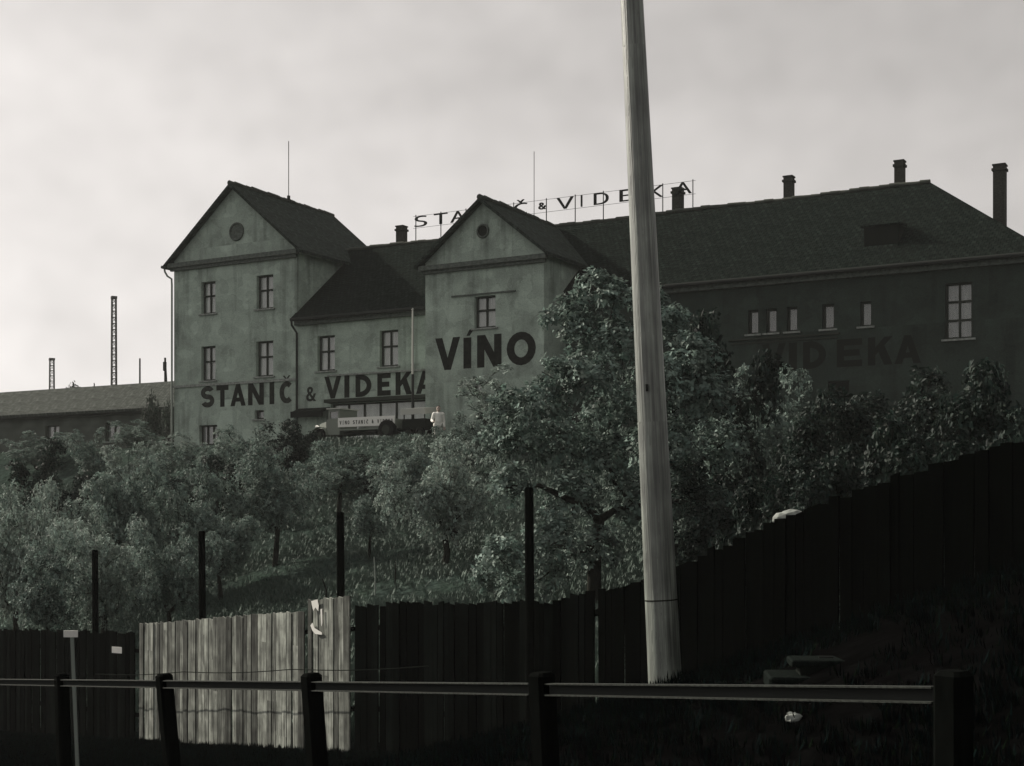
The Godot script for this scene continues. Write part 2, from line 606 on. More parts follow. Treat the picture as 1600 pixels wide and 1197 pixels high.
# heavy painted capitals: flat strokes in a unit box, laid on the wall like paint
func glyph(ch: String, ratio: float) -> Geo:
	var g := Geo.new()
	var b := 0.235                # stroke over height
	var a := minf(b * ratio * 1.12, 0.36)
	var z := [0.0]
	var q := func(p0: Vector2, p1: Vector2, p2: Vector2, p3: Vector2) -> void:
		g.quad(Vector3(p0.x, p0.y, z[0]), Vector3(p1.x, p1.y, z[0]), Vector3(p2.x, p2.y, z[0]), Vector3(p3.x, p3.y, z[0]), Vector3.BACK)
		z[0] += 0.0015
	var bx := func(x0: float, y0: float, x1: float, y1: float) -> void:
		q.call(Vector2(x0, y0), Vector2(x1, y0), Vector2(x1, y1), Vector2(x0, y1))
	var arc := func(c: Vector2, rx: float, ry: float, t0: float, t1: float) -> void:
		var n := 20
		for i in n:
			var u := lerpf(t0, t1, float(i) / n)
			var w := lerpf(t0, t1, float(i + 1) / n)
			var zz: float = z[0]
			g.quad(Vector3(c.x + cos(u) * rx, c.y + sin(u) * ry, zz), Vector3(c.x + cos(w) * rx, c.y + sin(w) * ry, zz), Vector3(c.x + cos(w) * (rx - a), c.y + sin(w) * (ry - b), zz), Vector3(c.x + cos(u) * (rx - a), c.y + sin(u) * (ry - b), zz), Vector3.BACK)
		z[0] += 0.0015
	match ch:
		"I":
			bx.call(0, 0, 1, 1)
		"V":
			q.call(Vector2(0, 1), Vector2(a, 1), Vector2(0.5 + a * 0.45, 0), Vector2(0.5 - a * 0.45, 0))
			q.call(Vector2(1 - a, 1), Vector2(1, 1), Vector2(0.5 + a * 0.45, 0), Vector2(0.5 - a * 0.45, 0))
		"A":
			q.call(Vector2(0, 0), Vector2(a, 0), Vector2(0.5 + a * 0.45, 1), Vector2(0.5 - a * 0.45, 1))
			q.call(Vector2(1 - a, 0), Vector2(1, 0), Vector2(0.5 + a * 0.45, 1), Vector2(0.5 - a * 0.45, 1))
			bx.call(0.25, 0.2, 0.75, 0.2 + b * 0.8)
		"N":
			bx.call(0, 0, a, 1)
			bx.call(1 - a, 0, 1, 1)
			q.call(Vector2(0, 1), Vector2(a * 1.1, 1), Vector2(1, 0), Vector2(1 - a * 1.1, 0))
		"T":
			bx.call(0, 1 - b, 1, 1)
			bx.call(0.5 - a * 0.5, 0, 0.5 + a * 0.5, 1 - b)
		"E":
			bx.call(0, 0, a, 1)
			bx.call(a, 1 - b, 1, 1)
			bx.call(a, 0, 1, b)
			bx.call(a, 0.5 - b * 0.48, 0.9, 0.5 + b * 0.48)
		"K":
			bx.call(0, 0, a, 1)
			q.call(Vector2(a, 0.35), Vector2(a, 0.62), Vector2(1 - a * 1.1, 1), Vector2(1, 1))
			q.call(Vector2(a * 1.3, 0.55), Vector2(a * 2.2, 0.72), Vector2(1, 0), Vector2(1 - a * 1.15, 0))
		"D":
			bx.call(0, 0, a, 1)
			arc.call(Vector2(a, 0.5), 1 - a, 0.5, -PI / 2, PI / 2)
		"O":
			arc.call(Vector2(0.5, 0.5), 0.5, 0.5, 0.0, TAU)
		"C":
			arc.call(Vector2(0.52, 0.5), 0.52, 0.5, 0.85, TAU - 0.85)
		"S":
			arc.call(Vector2(0.5, 0.5 + 0.25 - b * 0.25), 0.5, 0.25 + b * 0.25, 0.45, PI * 1.5)
			arc.call(Vector2(0.5, 0.25 + b * 0.25), 0.5, 0.25 + b * 0.25, -PI + 0.45, PI * 0.5)
		"´":
			q.call(Vector2(0, 0), Vector2(0.45, 0), Vector2(1, 1), Vector2(0.4, 1))
		"ˇ":
			q.call(Vector2(0, 1), Vector2(0.25, 1), Vector2(0.6, 0), Vector2(0.4, 0))
			q.call(Vector2(0.75, 1), Vector2(1, 1), Vector2(0.6, 0), Vector2(0.4, 0))
	return g


func painted(parent: Node3D, ch: String, cx: float, y0: float, w: float, h: float, z: float, m: Material) -> void:
	var g := glyph(ch, h / w)
	for i in g.v.size():
		g.v[i] = g.v[i] * Vector3(w, h, 1.0)
	put("painted_letter", g.mesh(m), parent, Vector3(cx - w * 0.5, y0, z + 0.004))


var letters := {}

func letter(parent: Node3D, ch: String, cx: float, y0: float, w: float, h: float, z: float, bold: bool, m: Material, deep: float, called: String) -> void:
	var key := ch + str(bold)
	if not letters.has(key):
		var f := SystemFont.new()
		f.font_names = PackedStringArray(["Droid Sans"])
		f.font_weight = 700 if bold else 400
		var t := TextMesh.new()
		t.text = ch
		t.font = f
		t.font_size = 64
		t.pixel_size = 0.01
		t.depth = 0.2
		t.curve_step = 1.0
		letters[key] = t
	var tm: TextMesh = letters[key]
	var box := tm.get_aabb()
	var o := MeshInstance3D.new()
	o.mesh = tm
	o.material_override = m
	o.scale = Vector3(w / box.size.x, h / box.size.y, deep / box.size.z)
	o.position = Vector3(cx - box.get_center().x * o.scale.x, y0 - box.position.y * o.scale.y, z - box.get_center().z * o.scale.z)
	var nm := called
	var k := 0
	while parent.has_node(NodePath(nm)):
		k += 1
		nm = "%s_%03d" % [called, k]
	o.name = nm
	parent.add_child(o)


func disc(g: Geo, at: Vector3, r: float, z: float) -> void:
	for i in 20:
		var a := TAU * i / 20
		var b := TAU * (i + 1) / 20
		g.tri(at + Vector3(0, 0, z), at + Vector3(cos(a) * r, sin(a) * r, z), at + Vector3(cos(b) * r, sin(b) * r, z), Vector3.BACK)


func oculus(parent: Node3D, at: Vector3, r: float) -> void:
	var g := Geo.new()
	var ps := []
	var rs := []
	for i in 25:
		ps.append(at + Vector3(cos(TAU * i / 24) * r, sin(TAU * i / 24) * r, 0.03))
		rs.append(0.05)
	g.tube(ps, rs, 6, false)
	var o := put("round_window", g.mesh(M.trim), parent)
	var d := Geo.new()
	disc(d, at, r, 0.012)
	put("louvre_panel", d.mesh(M.dark if r < 0.3 else M.trim), o)


func build_winery() -> void:
	var b := thing("winery", "long plastered hillside building with two gables, tiled roofs and painted lettering", "building", Vector3(-17.28, EYE + 3.5, -72.0), -deg_to_rad(29.604))
	M.roof_ridge = mat(0.05, 0.056, 0.047)
	var U := -3.0   # foundations run into the hill

	# --- the tall gabled block
	var wl := [[1.83, 2.76, 6.97, 8.58], [5.41, 6.45, 6.95, 8.60], [1.83, 2.76, 3.60, 5.33], [5.38, 6.45, 3.63, 5.36], [1.70, 2.88, 0.35, 1.36], [5.29, 5.86, 1.54, 1.98]]
	var g := Geo.new()
	var e1 := 9.86
	wall_panel(g, 0, 7.9, U, e1, 0, wl)
	g.tri(Vector3(0, e1, 0), Vector3(7.9, e1, 0), Vector3(3.95, 13.15, 0), Vector3.BACK)
	g.tri(Vector3(0, e1, -7.9), Vector3(7.9, e1, -7.9), Vector3(3.95, 13.15, -7.9), Vector3.FORWARD)
	g.quad(Vector3(0, U, 0), Vector3(0, e1, 0), Vector3(0, e1, -7.9), Vector3(0, U, -7.9), Vector3.LEFT)
	g.quad(Vector3(7.9, U, 0), Vector3(7.9, e1, 0), Vector3(7.9, e1, -7.9), Vector3(7.9, U, -7.9), Vector3.RIGHT)
	g.quad(Vector3(0, U, -7.9), Vector3(7.9, U, -7.9), Vector3(7.9, e1, -7.9), Vector3(0, e1, -7.9), Vector3.FORWARD)
	put("wall", g.mesh(M.plaster), b)
	for k in 4:
		window(b, wl[k][0], wl[k][1], wl[k][2], wl[k][3], 0)
	window(b, wl[4][0], wl[4][1], wl[4][2], wl[4][3], 0, 3, 1, false)
	window(b, wl[5][0], wl[5][1], wl[5][2], wl[5][3], 0, 1, 1, false)
	g = Geo.new()
	slab(g, Vector3(3.95, 13.28, 0.34), Vector3(3.95, 13.28, -8.2), Vector3(-0.45, 9.58, -8.2), Vector3(-0.45, 9.58, 0.34))
	slab(g, Vector3(3.95, 13.28, 0.34), Vector3(3.95, 13.28, -8.2), Vector3(8.35, 9.58, -8.2), Vector3(8.35, 9.58, 0.34))
	var r1 := put("roof", g.mesh(M.roof), b)
	ridge_tiles(r1, Vector3(3.95, 13.29, 0.34), Vector3(3.95, 13.29, -8.2))
	g = Geo.new()
	g.bar(Vector3(4.05, 13.2, -4.2), Vector3(4.05, 16.4, -4.2), 0.028, 0.028)
	g.box(Vector3(4.05, 13.45, -4.2), Vector3(0.12, 0.2, 0.12))
	put("lightning_rod", g.mesh(M.iron), r1)
	g = Geo.new()
	g.box(Vector3(3.9, 9.55, 0.13), Vector3(8.3, 0.22, 0.26))
	g.box(Vector3(3.9, 9.36, 0.07), Vector3(8.1, 0.16, 0.14))
	put("cornice", g.mesh(M.trim), b)
	g = Geo.new()
	g.box(Vector3(3.9, 3.38, 0.035), Vector3(8.0, 0.12, 0.07))
	put("string_course", g.mesh(M.ledge), b)
	oculus(b, Vector3(4.15, 10.9, 0), 0.42)
	g = Geo.new()
	g.tube([Vector3(-0.5, 9.5, 0.36), Vector3(-0.5, 9.5, -8.2)], [0.08, 0.08], 8)
	put("gutter", g.mesh(M.iron), b)
	g = Geo.new()
	g.tube([Vector3(-0.48, 9.48, 0.2), Vector3(-0.46, 9.28, 0.18), Vector3(-0.32, 9.05, 0.14), Vector3(-0.08, 8.9, 0.1), Vector3(-0.07, 8.6, 0.09), Vector3(-0.07, -1, 0.09)], [0.05, 0.05, 0.05, 0.05, 0.05, 0.05], 8)
	put("downpipe", g.mesh(M.steel), b)

	# --- the low wing between the gables and the long wing beyond
	var wm := [[9.15, 10.18, 3.70, 5.38], [12.77, 13.81, 3.72, 5.40], [9.95, 15.4, -0.6, 2.10]]
	g = Geo.new()
	wall_panel(g, 7.902, 16.62, U, 6.42, 0, wm)
	put("wall", g.mesh(M.plaster), b)
	for k in 2:
		window(b, wm[k][0], wm[k][1], wm[k][2], wm[k][3], 0)
	window(b, 9.95, 15.4, -0.6, 2.10, 0, 6, 1)
	var wr := [[30.82, 31.26, 4.05, 5.02], [31.57, 32.02, 4.05, 5.02], [32.43, 32.88, 4.05, 5.02], [33.88, 34.36, 4.05, 5.02], [35.38, 35.83, 4.05, 5.02], [38.6, 39.6, 3.35, 5.45], [34.1, 34.95, -0.6, 1.99], [26.0, 27.0, 3.7, 5.3]]
	g = Geo.new()
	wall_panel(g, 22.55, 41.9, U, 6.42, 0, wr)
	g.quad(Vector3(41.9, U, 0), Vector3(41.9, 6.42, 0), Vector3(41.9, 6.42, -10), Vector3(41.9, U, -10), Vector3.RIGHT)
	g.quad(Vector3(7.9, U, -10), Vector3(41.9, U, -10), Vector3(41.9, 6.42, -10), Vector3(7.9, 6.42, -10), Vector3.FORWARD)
	put("wall", g.mesh(M.shaded_plaster), b).set_meta("label", "plaster wall of the long wing with shade painted into its dark colour")
	for k in 5:
		window(b, wr[k][0], wr[k][1], wr[k][2], wr[k][3], 0, 1, 1, true, "shaded_curtain")
	window(b, wr[5][0], wr[5][1], wr[5][2], wr[5][3], 0, 2, 3, true, "shaded_curtain")
	window(b, wr[7][0], wr[7][1], wr[7][2], wr[7][3], 0)
	g = Geo.new()
	g.box(Vector3(34.52, 0.7, -0.15), Vector3(0.84, 2.55, 0.06))
	for i in 3:
		g.box(Vector3(34.27 + 0.26 * i, 0.7, -0.11), Vector3(0.2, 2.3, 0.03))
	var dr := put("door", g.mesh(M.dark), b)
	g = Geo.new()
	g.box(Vector3(34.85, 0.7, -0.06), Vector3(0.03, 0.14, 0.06))
	put("handle", g.mesh(M.steel), dr)
	g = Geo.new()
	slab(g, Vector3(7.85, 10.5, -5), Vector3(36.9, 10.5, -5), Vector3(42.3, 6.3, 0.4), Vector3(7.85, 6.3, 0.4))
	slab(g, Vector3(36.9, 10.5, -5), Vector3(36.9, 10.5, -5.001), Vector3(42.3, 6.3, -10.4), Vector3(42.3, 6.3, 0.4))
	slab(g, Vector3(6.6, 10.5, -5), Vector3(36.9, 10.5, -5), Vector3(42.3, 6.3, -10.4), Vector3(6.6, 6.3, -10.4))
	slab(g, Vector3(6.6, 10.5, -5), Vector3(7.85, 10.5, -5), Vector3(7.85, 9.72, -4), Vector3(6.6, 9.72, -4))
	var r2 := put("roof", g.mesh(M.shaded_roof), b)
	ridge_tiles(r2, Vector3(7.0, 10.51, -5), Vector3(36.9, 10.51, -5), 0.11)
	var hip := Node3D.new()
	for c in [[10.42, 11.44, 0.42], [25.54, 11.60, 0.42], [30.76, 11.50, 0.38], [35.57, 11.57, 0.38], [39.6, 10.9, 0.46]]:
		g = Geo.new()
		var foot: float = 9.9 if c[0] < 38 else 7.9
		g.box(Vector3(c[0], (c[1] + foot) * 0.5, -5.3), Vector3(c[2], c[1] - foot, c[2]))
		g.box(Vector3(c[0], c[1] - 0.16, -5.3), Vector3(c[2] + 0.1, 0.1, c[2] + 0.1))
		g.box(Vector3(c[0], c[1] + 0.03, -5.3), Vector3(c[2] + 0.06, 0.06, c[2] + 0.06))
		put("chimney", g.mesh(M.chimney), r2)
	hip.free()
	g = Geo.new()
	g.bar(Vector3(18.25, 10.4, -5), Vector3(18.25, 14.2, -5), 0.022, 0.022)
	put("aerial_mast", g.mesh(M.iron), r2)
	# a small dormer hatch
	g = Geo.new()
	g.box(Vector3(35.96, 7.68, -1.45), Vector3(1.36, 0.86, 1.1))
	var dm := put("dormer", g.mesh(M.dark), r2)
	g = Geo.new()
	g.box(Vector3(35.96, 8.13, -1.3), Vector3(1.56, 0.07, 1.1), Basis(Vector3.RIGHT, 0.12))
	put("dormer_lid", g.mesh(M.shaded_roof), dm)
	for seg in [[7.9, 16.6], [22.6, 42.2]]:
		g = Geo.new()
		g.tube([Vector3(seg[0], 6.2, 0.47), Vector3(seg[1], 6.2, 0.47)], [0.085, 0.085], 8)
		put("gutter", g.mesh(M.iron), b)
		g = Geo.new()
		g.box(Vector3((seg[0] + seg[1]) * 0.5, 6.06, 0.12), Vector3(seg[1] - seg[0] - 0.05, 0.22, 0.24))
		put("cornice", g.mesh(M.trim), b)
	g = Geo.new()
	g.tube([Vector3(7.93, 6.15, 0.45), Vector3(7.93, 5.95, 0.42), Vector3(7.98, 5.6, 0.1), Vector3(7.98, -1, 0.1)], [0.055, 0.055, 0.055, 0.055], 8)
	put("downpipe", g.mesh(M.iron), b)
	g = Geo.new()
	g.box(Vector3(12.6, 3.45, 0.05), Vector3(5.6, 0.08, 0.1))
	put("string_course", g.mesh(M.ledge), b)
	g = Geo.new()
	g.box(Vector3(32.3, 3.84, 0.05), Vector3(4.6, 0.07, 0.1))
	g.box(Vector3(32.3, 3.69, 0.03), Vector3(4.4, 0.05, 0.06))
	put("string_course", g.mesh(M.frame), b)
	g = Geo.new()
	g.box(Vector3(13.25, 2.2, 0.25), Vector3(6.7, 0.16, 0.5))
	put("porch_beam", g.mesh(M.frame), b)
	g = Geo.new()
	g.box(Vector3(8.95, 1.82, 0.3), Vector3(1.9, 0.05, 0.66), Basis(Vector3.RIGHT, 0.35))
	g.box(Vector3(8.95, 1.62, 0.6), Vector3(1.9, 0.3, 0.03))
	put("awning", g.mesh(M.dark), b)

	# --- the narrow gabled block that stands forward
	var wc := [[19.14, 20.2, 4.84, 6.21], [19.06, 19.5, 2.05, 2.77]]
	g = Geo.new()
	wall_panel(g, 16.62, 22.55, U, 7.93, 2, wc)
	g.tri(Vector3(16.62, 7.93, 2), Vector3(22.55, 7.93, 2), Vector3(19.585, 10.25, 2), Vector3.BACK)
	g.quad(Vector3(16.62, U, 2), Vector3(16.62, 7.93, 2), Vector3(16.62, 7.93, -3), Vector3(16.62, U, -3), Vector3.LEFT)
	g.quad(Vector3(22.55, U, 2), Vector3(22.55, 7.93, 2), Vector3(22.55, 7.93, -3), Vector3(22.55, U, -3), Vector3.RIGHT)
	put("wall", g.mesh(M.plaster), b)
	window(b, wc[0][0], wc[0][1], wc[0][2], wc[0][3], 2)
	window(b, wc[1][0], wc[1][1], wc[1][2], wc[1][3], 2, 1, 1, false)
	g = Geo.new()
	slab(g, Vector3(19.585, 10.4, 2.34), Vector3(19.585, 10.4, -4.8), Vector3(16.25, 7.75, -4.8), Vector3(16.25, 7.75, 2.34))
	slab(g, Vector3(19.585, 10.4, 2.34), Vector3(19.585, 10.4, -4.8), Vector3(22.92, 7.75, -4.8), Vector3(22.92, 7.75, 2.34))
	var r3 := put("roof", g.mesh(M.roof), b)
	ridge_tiles(r3, Vector3(19.585, 10.41, 2.34), Vector3(19.585, 10.41, -4.6))
	g = Geo.new()
	g.box(Vector3(19.585, 7.62, 2.13), Vector3(6.35, 0.2, 0.26))
	g.box(Vector3(19.585, 7.45, 2.06), Vector3(6.15, 0.14, 0.12))
	put("cornice", g.mesh(M.trim), b)
	g = Geo.new()
	g.box(Vector3(19.6, 6.3, 2.03), Vector3(3.2, 0.06, 0.06))
	put("string_course", g.mesh(M.trim), b)
	oculus(b, Vector3(19.58, 9.0, 2.0), 0.27)

	# --- lettering painted on the walls
	for a in [["S", 2.25, 0.89], ["T", 3.22, 0.79], ["A", 4.23, 0.99], ["N", 5.37, 1.0], ["I", 6.37, 0.30], ["C", 7.28, 0.88]]:
		painted(b, a[0], a[1], 2.24, a[2], 1.08, 0.0, M.faded_paint if a[0] in ["S", "C"] else M.paint)
	painted(b, "ˇ", 7.28, 3.40, 0.5, 0.2, 0.0, M.faded_paint)
	letter(b, "&", 8.78, 2.28, 0.6, 0.7, 0.004, true, M.faded_paint, 0.012, "painted_letter")
	for a in [["V", 10.06, 1.0], ["I", 10.89, 0.30], ["D", 11.85, 0.92], ["E", 13.02, 0.76], ["K", 14.13, 0.92], ["A", 15.29, 0.98]]:
		painted(b, a[0], a[1], 2.36, a[2], 1.06, 0.0, M.paint)
	for a in [["V", 17.78, 1.29, 3.12, 1.41], ["I", 18.79, 0.40, 3.13, 1.34], ["´", 18.93, 0.38, 4.54, 0.27], ["N", 19.89, 1.22, 3.13, 1.40], ["O", 21.46, 1.42, 3.12, 1.43]]:
		painted(b, a[0], a[1], a[3], a[2], a[4], 2.0, M.paint)
	for a in [["V", 31.90, 1.0], ["I", 32.69, 0.34], ["D", 33.57, 0.93], ["E", 34.96, 1.0], ["K", 36.16, 0.95], ["A", 37.21, 1.0]]:
		painted(b, a[0], a[1], 2.52, a[2], 1.08, 0.0, M.dark)


func build_roof_sign() -> void:
	var b := thing("roof_sign", "sign of thin metal letters on slender posts along the roof ridge", "sign", Vector3(-17.28, EYE + 3.5, -72.0) + Vector3(CA * 7.9 + SA * 5.0, 10.55, SA * 7.9 - CA * 5.0), -deg_to_rad(29.604))
	var oy := -10.55
	var ox := -7.9
	for t in [16.03, 20.79]:
		var ib := Geo.new()
		ib.box(Vector3(t + ox, 11.545 + oy, 0), Vector3(0.075, 0.53, 0.06))
		put("letter", ib.mesh(M.iron), b)
	for a in [["S", 11.78, 0.73], ["T", 12.96, 0.79], ["A", 13.96, 0.85], ["N", 15.12, 0.73], ["C", 17.51, 0.74], ["&", 18.70, 0.42], ["V", 19.92, 0.89], ["D", 21.81, 0.76], ["E", 23.08, 0.65], ["K", 24.57, 0.73], ["A", 25.90, 0.87]]:
		letter(b, a[0], a[1] + ox, (11.38 if a[0] == "&" else 11.28) + oy, a[2], 0.33 if a[0] == "&" else 0.53, 0.0, a[0] == "&", M.iron, 0.06, "letter")
	letter(b, "ˇ", 17.51 + ox, 11.84 + oy, 0.4, 0.14, 0.0, false, M.iron, 0.06, "letter")
	for t in [11.45, 12.94, 14.4, 15.7, 17.1, 18.89, 20.43, 21.9, 23.4, 24.9, 26.37]:
		var g := Geo.new()
		g.bar(Vector3(t + ox, -0.1, -0.05), Vector3(t + ox, 11.9 + oy, -0.05), 0.035, 0.035)
		put("post", g.mesh(M.iron), b)
	for y in [11.24, 11.84]:
		var g := Geo.new()
		g.bar(Vector3(11.3 + ox, y + oy, -0.055), Vector3(26.5 + ox, y + oy, -0.055), 0.014, 0.014)
		put("rail", g.mesh(M.iron), b)


func place(t: float, y: float, z: float) -> Vector3:   # a point of the building's axes, in the world
	return Vector3(-17.28 + CA * t - SA * z, EYE + 3.5 + y, -72.0 + SA * t + CA * z)


# ---------------------------------------------------------------- plants

func away(r: RandomNumberGenerator) -> Vector3:
	var z := r.randf_range(-1.0, 1.0)
	var a := r.randf() * TAU
	var s := sqrt(1.0 - z * z)
	return Vector3(s * cos(a), z, s * sin(a))


# leaves in sprays at the ends of twigs round each lobe; lobes: [Vector3, radius]
func leaves_mesh(sd: int, lobes: Array, sprays_per_m2: float, leaf_l: float, tone: Color, per := 7) -> ArrayMesh:
	var r := RandomNumberGenerator.new()
	r.seed = sd
	var g := Geo.new()
	for lb in lobes:
		var at: Vector3 = lb[0]
		var rad: float = lb[1]
		var count := int(sprays_per_m2 * 12.6 * rad * rad) + 3
		for i in count:
			var o := away(r)
			if o.y < -0.5 and r.randf() < 0.5:
				o.y = -o.y
			var tip := at + o * rad * pow(r.randf_range(0.25, 1.15), 0.6) * Vector3(1, 0.9, 1)
			var axis := (o + Vector3(0, 0.5, 0) + away(r) * 0.6).normalized()
			var k := r.randf_range(0.55, 1.45)
			var hue := r.randf_range(-0.06, 0.06)
			for j in per:
				var s := away(r)
				var along := (axis * 0.5 + (s - axis * s.dot(axis)).normalized() + Vector3(0, -0.12, 0)).normalized()
				var kk := k * r.randf_range(0.8, 1.2)
				g.tint = Color(tone.r * kk * (1.0 + hue), tone.g * kk, tone.b * kk)
				g.leaf(tip + away(r) * leaf_l * 0.5, along, (axis + away(r) * 0.5).normalized(), leaf_l * r.randf_range(0.7, 1.25), leaf_l * r.randf_range(0.45, 0.65))
	return g.mesh(M.leaf)


func limbs_mesh(sd: int, base: Vector3, fork: Vector3, thick: float, lobes: Array) -> ArrayMesh:
	var r := RandomNumberGenerator.new()
	r.seed = sd
	var g := Geo.new()
	var bend := (base + fork) * 0.5 + away(r) * thick
	g.tube([base - Vector3(0, 0.3, 0), base + Vector3(0, 0.05, 0), bend, fork], [thick * 1.5, thick * 1.15, thick, thick * 0.85], 9)
	# each lobe grows from the nearest limb already there
	var left := lobes.duplicate()
	left.sort_custom(func(p, q): return p[0].distance_to(fork) < q[0].distance_to(fork))
	var nodes := [[fork, thick * 0.8]]
	for lb in left:
		var to: Vector3 = lb[0]
		var from: Array = nodes[0]
		var best := 1e9
		for nd in nodes:
			var dd: float = nd[0].distance_to(to) + (0.0 if nd[0].y < to.y + 0.2 else 0.8)
			if dd < best:
				best = dd
				from = nd
		var a: Vector3 = from[0]
		var ra: float = from[1]
		var rb := maxf(ra * r.randf_range(0.45, 0.62), 0.008)
		var mid := a.lerp(to, 0.5) + away(r) * 0.14 * a.distance_to(to)
		g.tube([a, mid, to, to + (to - mid).normalized() * lb[1] * 0.7], [minf(ra, rb * 1.5), rb * 1.15, rb, 0.006], 6)
		nodes.append([mid, rb * 1.15])
		nodes.append([to, rb])
		for i in 4:
			var s := mid.lerp(to, r.randf_range(0.3, 1.0))
			g.tube([s, to + away(r) * lb[1] * 0.8], [rb * 0.5, 0.005], 5, false)
	return g.mesh(M.bark)


# a crown of lobes: w wide, from y0 to y1
func lobes_of(sd: int, count: int, w: float, y0: float, y1: float, fat := 1.0) -> Array:
	var r := RandomNumberGenerator.new()
	r.seed = sd
	var out := []
	# a few leaders lean out, and knots of leaves of unequal size hang along them
	var leaders := 6
	var made := 0
	for i in leaders:
		var a := TAU * i / leaders + r.randf_range(-0.5, 0.5)
		var reach := w * 0.5 * r.randf_range(0.55, 1.08)
		var end := Vector3(cos(a) * reach, lerpf(y0, y1, r.randf_range(0.35, 1.0)), sin(a) * reach)
		if i == 0:
			end = Vector3(r.randf_range(-0.2, 0.2) * w, y1, r.randf_range(-0.2, 0.2) * w)
		var n := int(float(count) / leaders + r.randf())
		for j in n:
			var t := (j + 0.8) / n
			var p := Vector3(0, y0 + 0.1, 0).lerp(end, pow(t, 0.8)) + away(r) * w * 0.11
			p.y = maxf(p.y, y0 * 0.75)
			out.append([p, w * r.randf_range(0.07, 0.15) * fat * (1.15 - 0.35 * t)])
			made += 1
	return out


var proto := {}

func make_plant(called: String, variant: String, trunk_h: float, thick: float, lobes: Array, density: float, leaf_l: float, tone: Color, sd: int) -> void:
	var o := Node3D.new()
	o.name = called
	put("trunk", limbs_mesh(sd, Vector3.ZERO, Vector3(0.1, trunk_h, 0.05), thick, lobes), o)
	kind(put("crown", leaves_mesh(sd + 1, lobes, density, leaf_l, tone), o), "stuff")
	proto[variant] = o


func plant(variant: String, x: float, d: float, h: float, w: float, turn: float, label: String, category: String, group: String) -> Node3D:
	var src: Node3D = proto[variant]
	var o: Node3D = src.duplicate()
	o.name = numbered(src.name)
	add_child(o)
	o.position = on_land(x, d) - Vector3(0, 0.05, 0)
	o.rotation.y = turn
	o.scale = Vector3(w, h, w)
	tag(o, label, category, group)
	return o


func build_plants() -> void:
	var mid := Color(0.150, 0.195, 0.172)
	var pale := Color(0.230, 0.280, 0.250)
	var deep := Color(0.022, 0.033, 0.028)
	make_plant("fruit_tree", "fruit_a", 1.1, 0.10, lobes_of(11, 40, 3.9, 1.25, 3.15), 26.0, 0.09, mid, 110)
	make_plant("fruit_tree", "fruit_b", 0.95, 0.11, lobes_of(12, 44, 4.2, 1.05, 3.1), 26.0, 0.09, pale, 120)
	make_plant("fruit_tree", "fruit_c", 1.2, 0.09, lobes_of(13, 36, 3.4, 1.3, 3.2), 26.0, 0.09, mid, 130)
	make_plant("shrub", "shrub_a", 0.4, 0.05, lobes_of(14, 34, 2.8, 0.4, 2.6), 28.0, 0.095, mid, 140)
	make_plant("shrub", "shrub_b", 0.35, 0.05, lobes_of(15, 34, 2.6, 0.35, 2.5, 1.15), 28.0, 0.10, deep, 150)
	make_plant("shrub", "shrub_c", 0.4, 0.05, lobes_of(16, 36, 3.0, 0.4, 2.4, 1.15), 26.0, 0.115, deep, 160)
	make_plant("sapling", "sapling_a", 0.8, 0.045, lobes_of(17, 26, 1.4, 0.6, 3.0, 1.5), 28.0, 0.085, pale, 170)
	make_plant("far_tree", "far_a", 1.2, 0.14, lobes_of(18, 22, 3.6, 1.2, 3.3, 1.2), 2.6, 0.26, Color(0.045, 0.055, 0.047), 180)
	var rows: Array = PLANTS
	for p in rows:
		plant(p[0], p[1], p[2], p[3], p[4], p[5], p[6], p[7], p[8])
	for k in proto:
		proto[k].free()


# x, depth from the list of lobes: each [x, y, z offset, radius], metres, from the foot of the trunk
func build_big_tree() -> void:
	var src := BIG_LOBES
	var lobes := []
	for p in src:
		lobes.append([Vector3(p[0], p[1], p[2]), p[3]])
	var o := thing("chestnut_tree", "large broad-leaved tree crossed by the wooden utility pole, branches hanging over the dark fence", "tree", on_land(1.6, 27.5))
	put("trunk", limbs_mesh(90, Vector3.ZERO, Vector3(0.1, 1.6, 0), 0.13, lobes), o)
	kind(put("crown", leaves_mesh(91, lobes, 40.0, 0.125, Color(0.150, 0.198, 0.174), 6), o), "stuff")


func tuft(sd: int, tone: Color, blades: int, lo: float, hi: float, wide: float, dry: Material) -> ArrayMesh:
	var g := Geo.new()
	var r := RandomNumberGenerator.new()
	r.seed = sd
	for i in blades:
		var a := r.randf() * TAU
		var lean := Vector3(cos(a), 0, sin(a))
		g.tint = tone * r.randf_range(0.6, 1.35)
		g.leaf(lean * 0.06 * r.randf(), (Vector3.UP + lean * r.randf_range(0.1, 0.9)).normalized(), lean, r.randf_range(lo, hi), wide)
	return g.mesh(dry)


func scatter(called: String, label: String, m: Mesh, at: Array[Transform3D]) -> void:
	var mm := MultiMesh.new()
	mm.transform_format = MultiMesh.TRANSFORM_3D
	mm.mesh = m
	mm.instance_count = at.size()
	for i in at.size():
		mm.set_instance_transform(i, at[i])
	var o := MultiMeshInstance3D.new()
	o.multimesh = mm
	o.name = called
	add_child(o)
	tag(o, label, "grass")
	kind(o, "stuff")


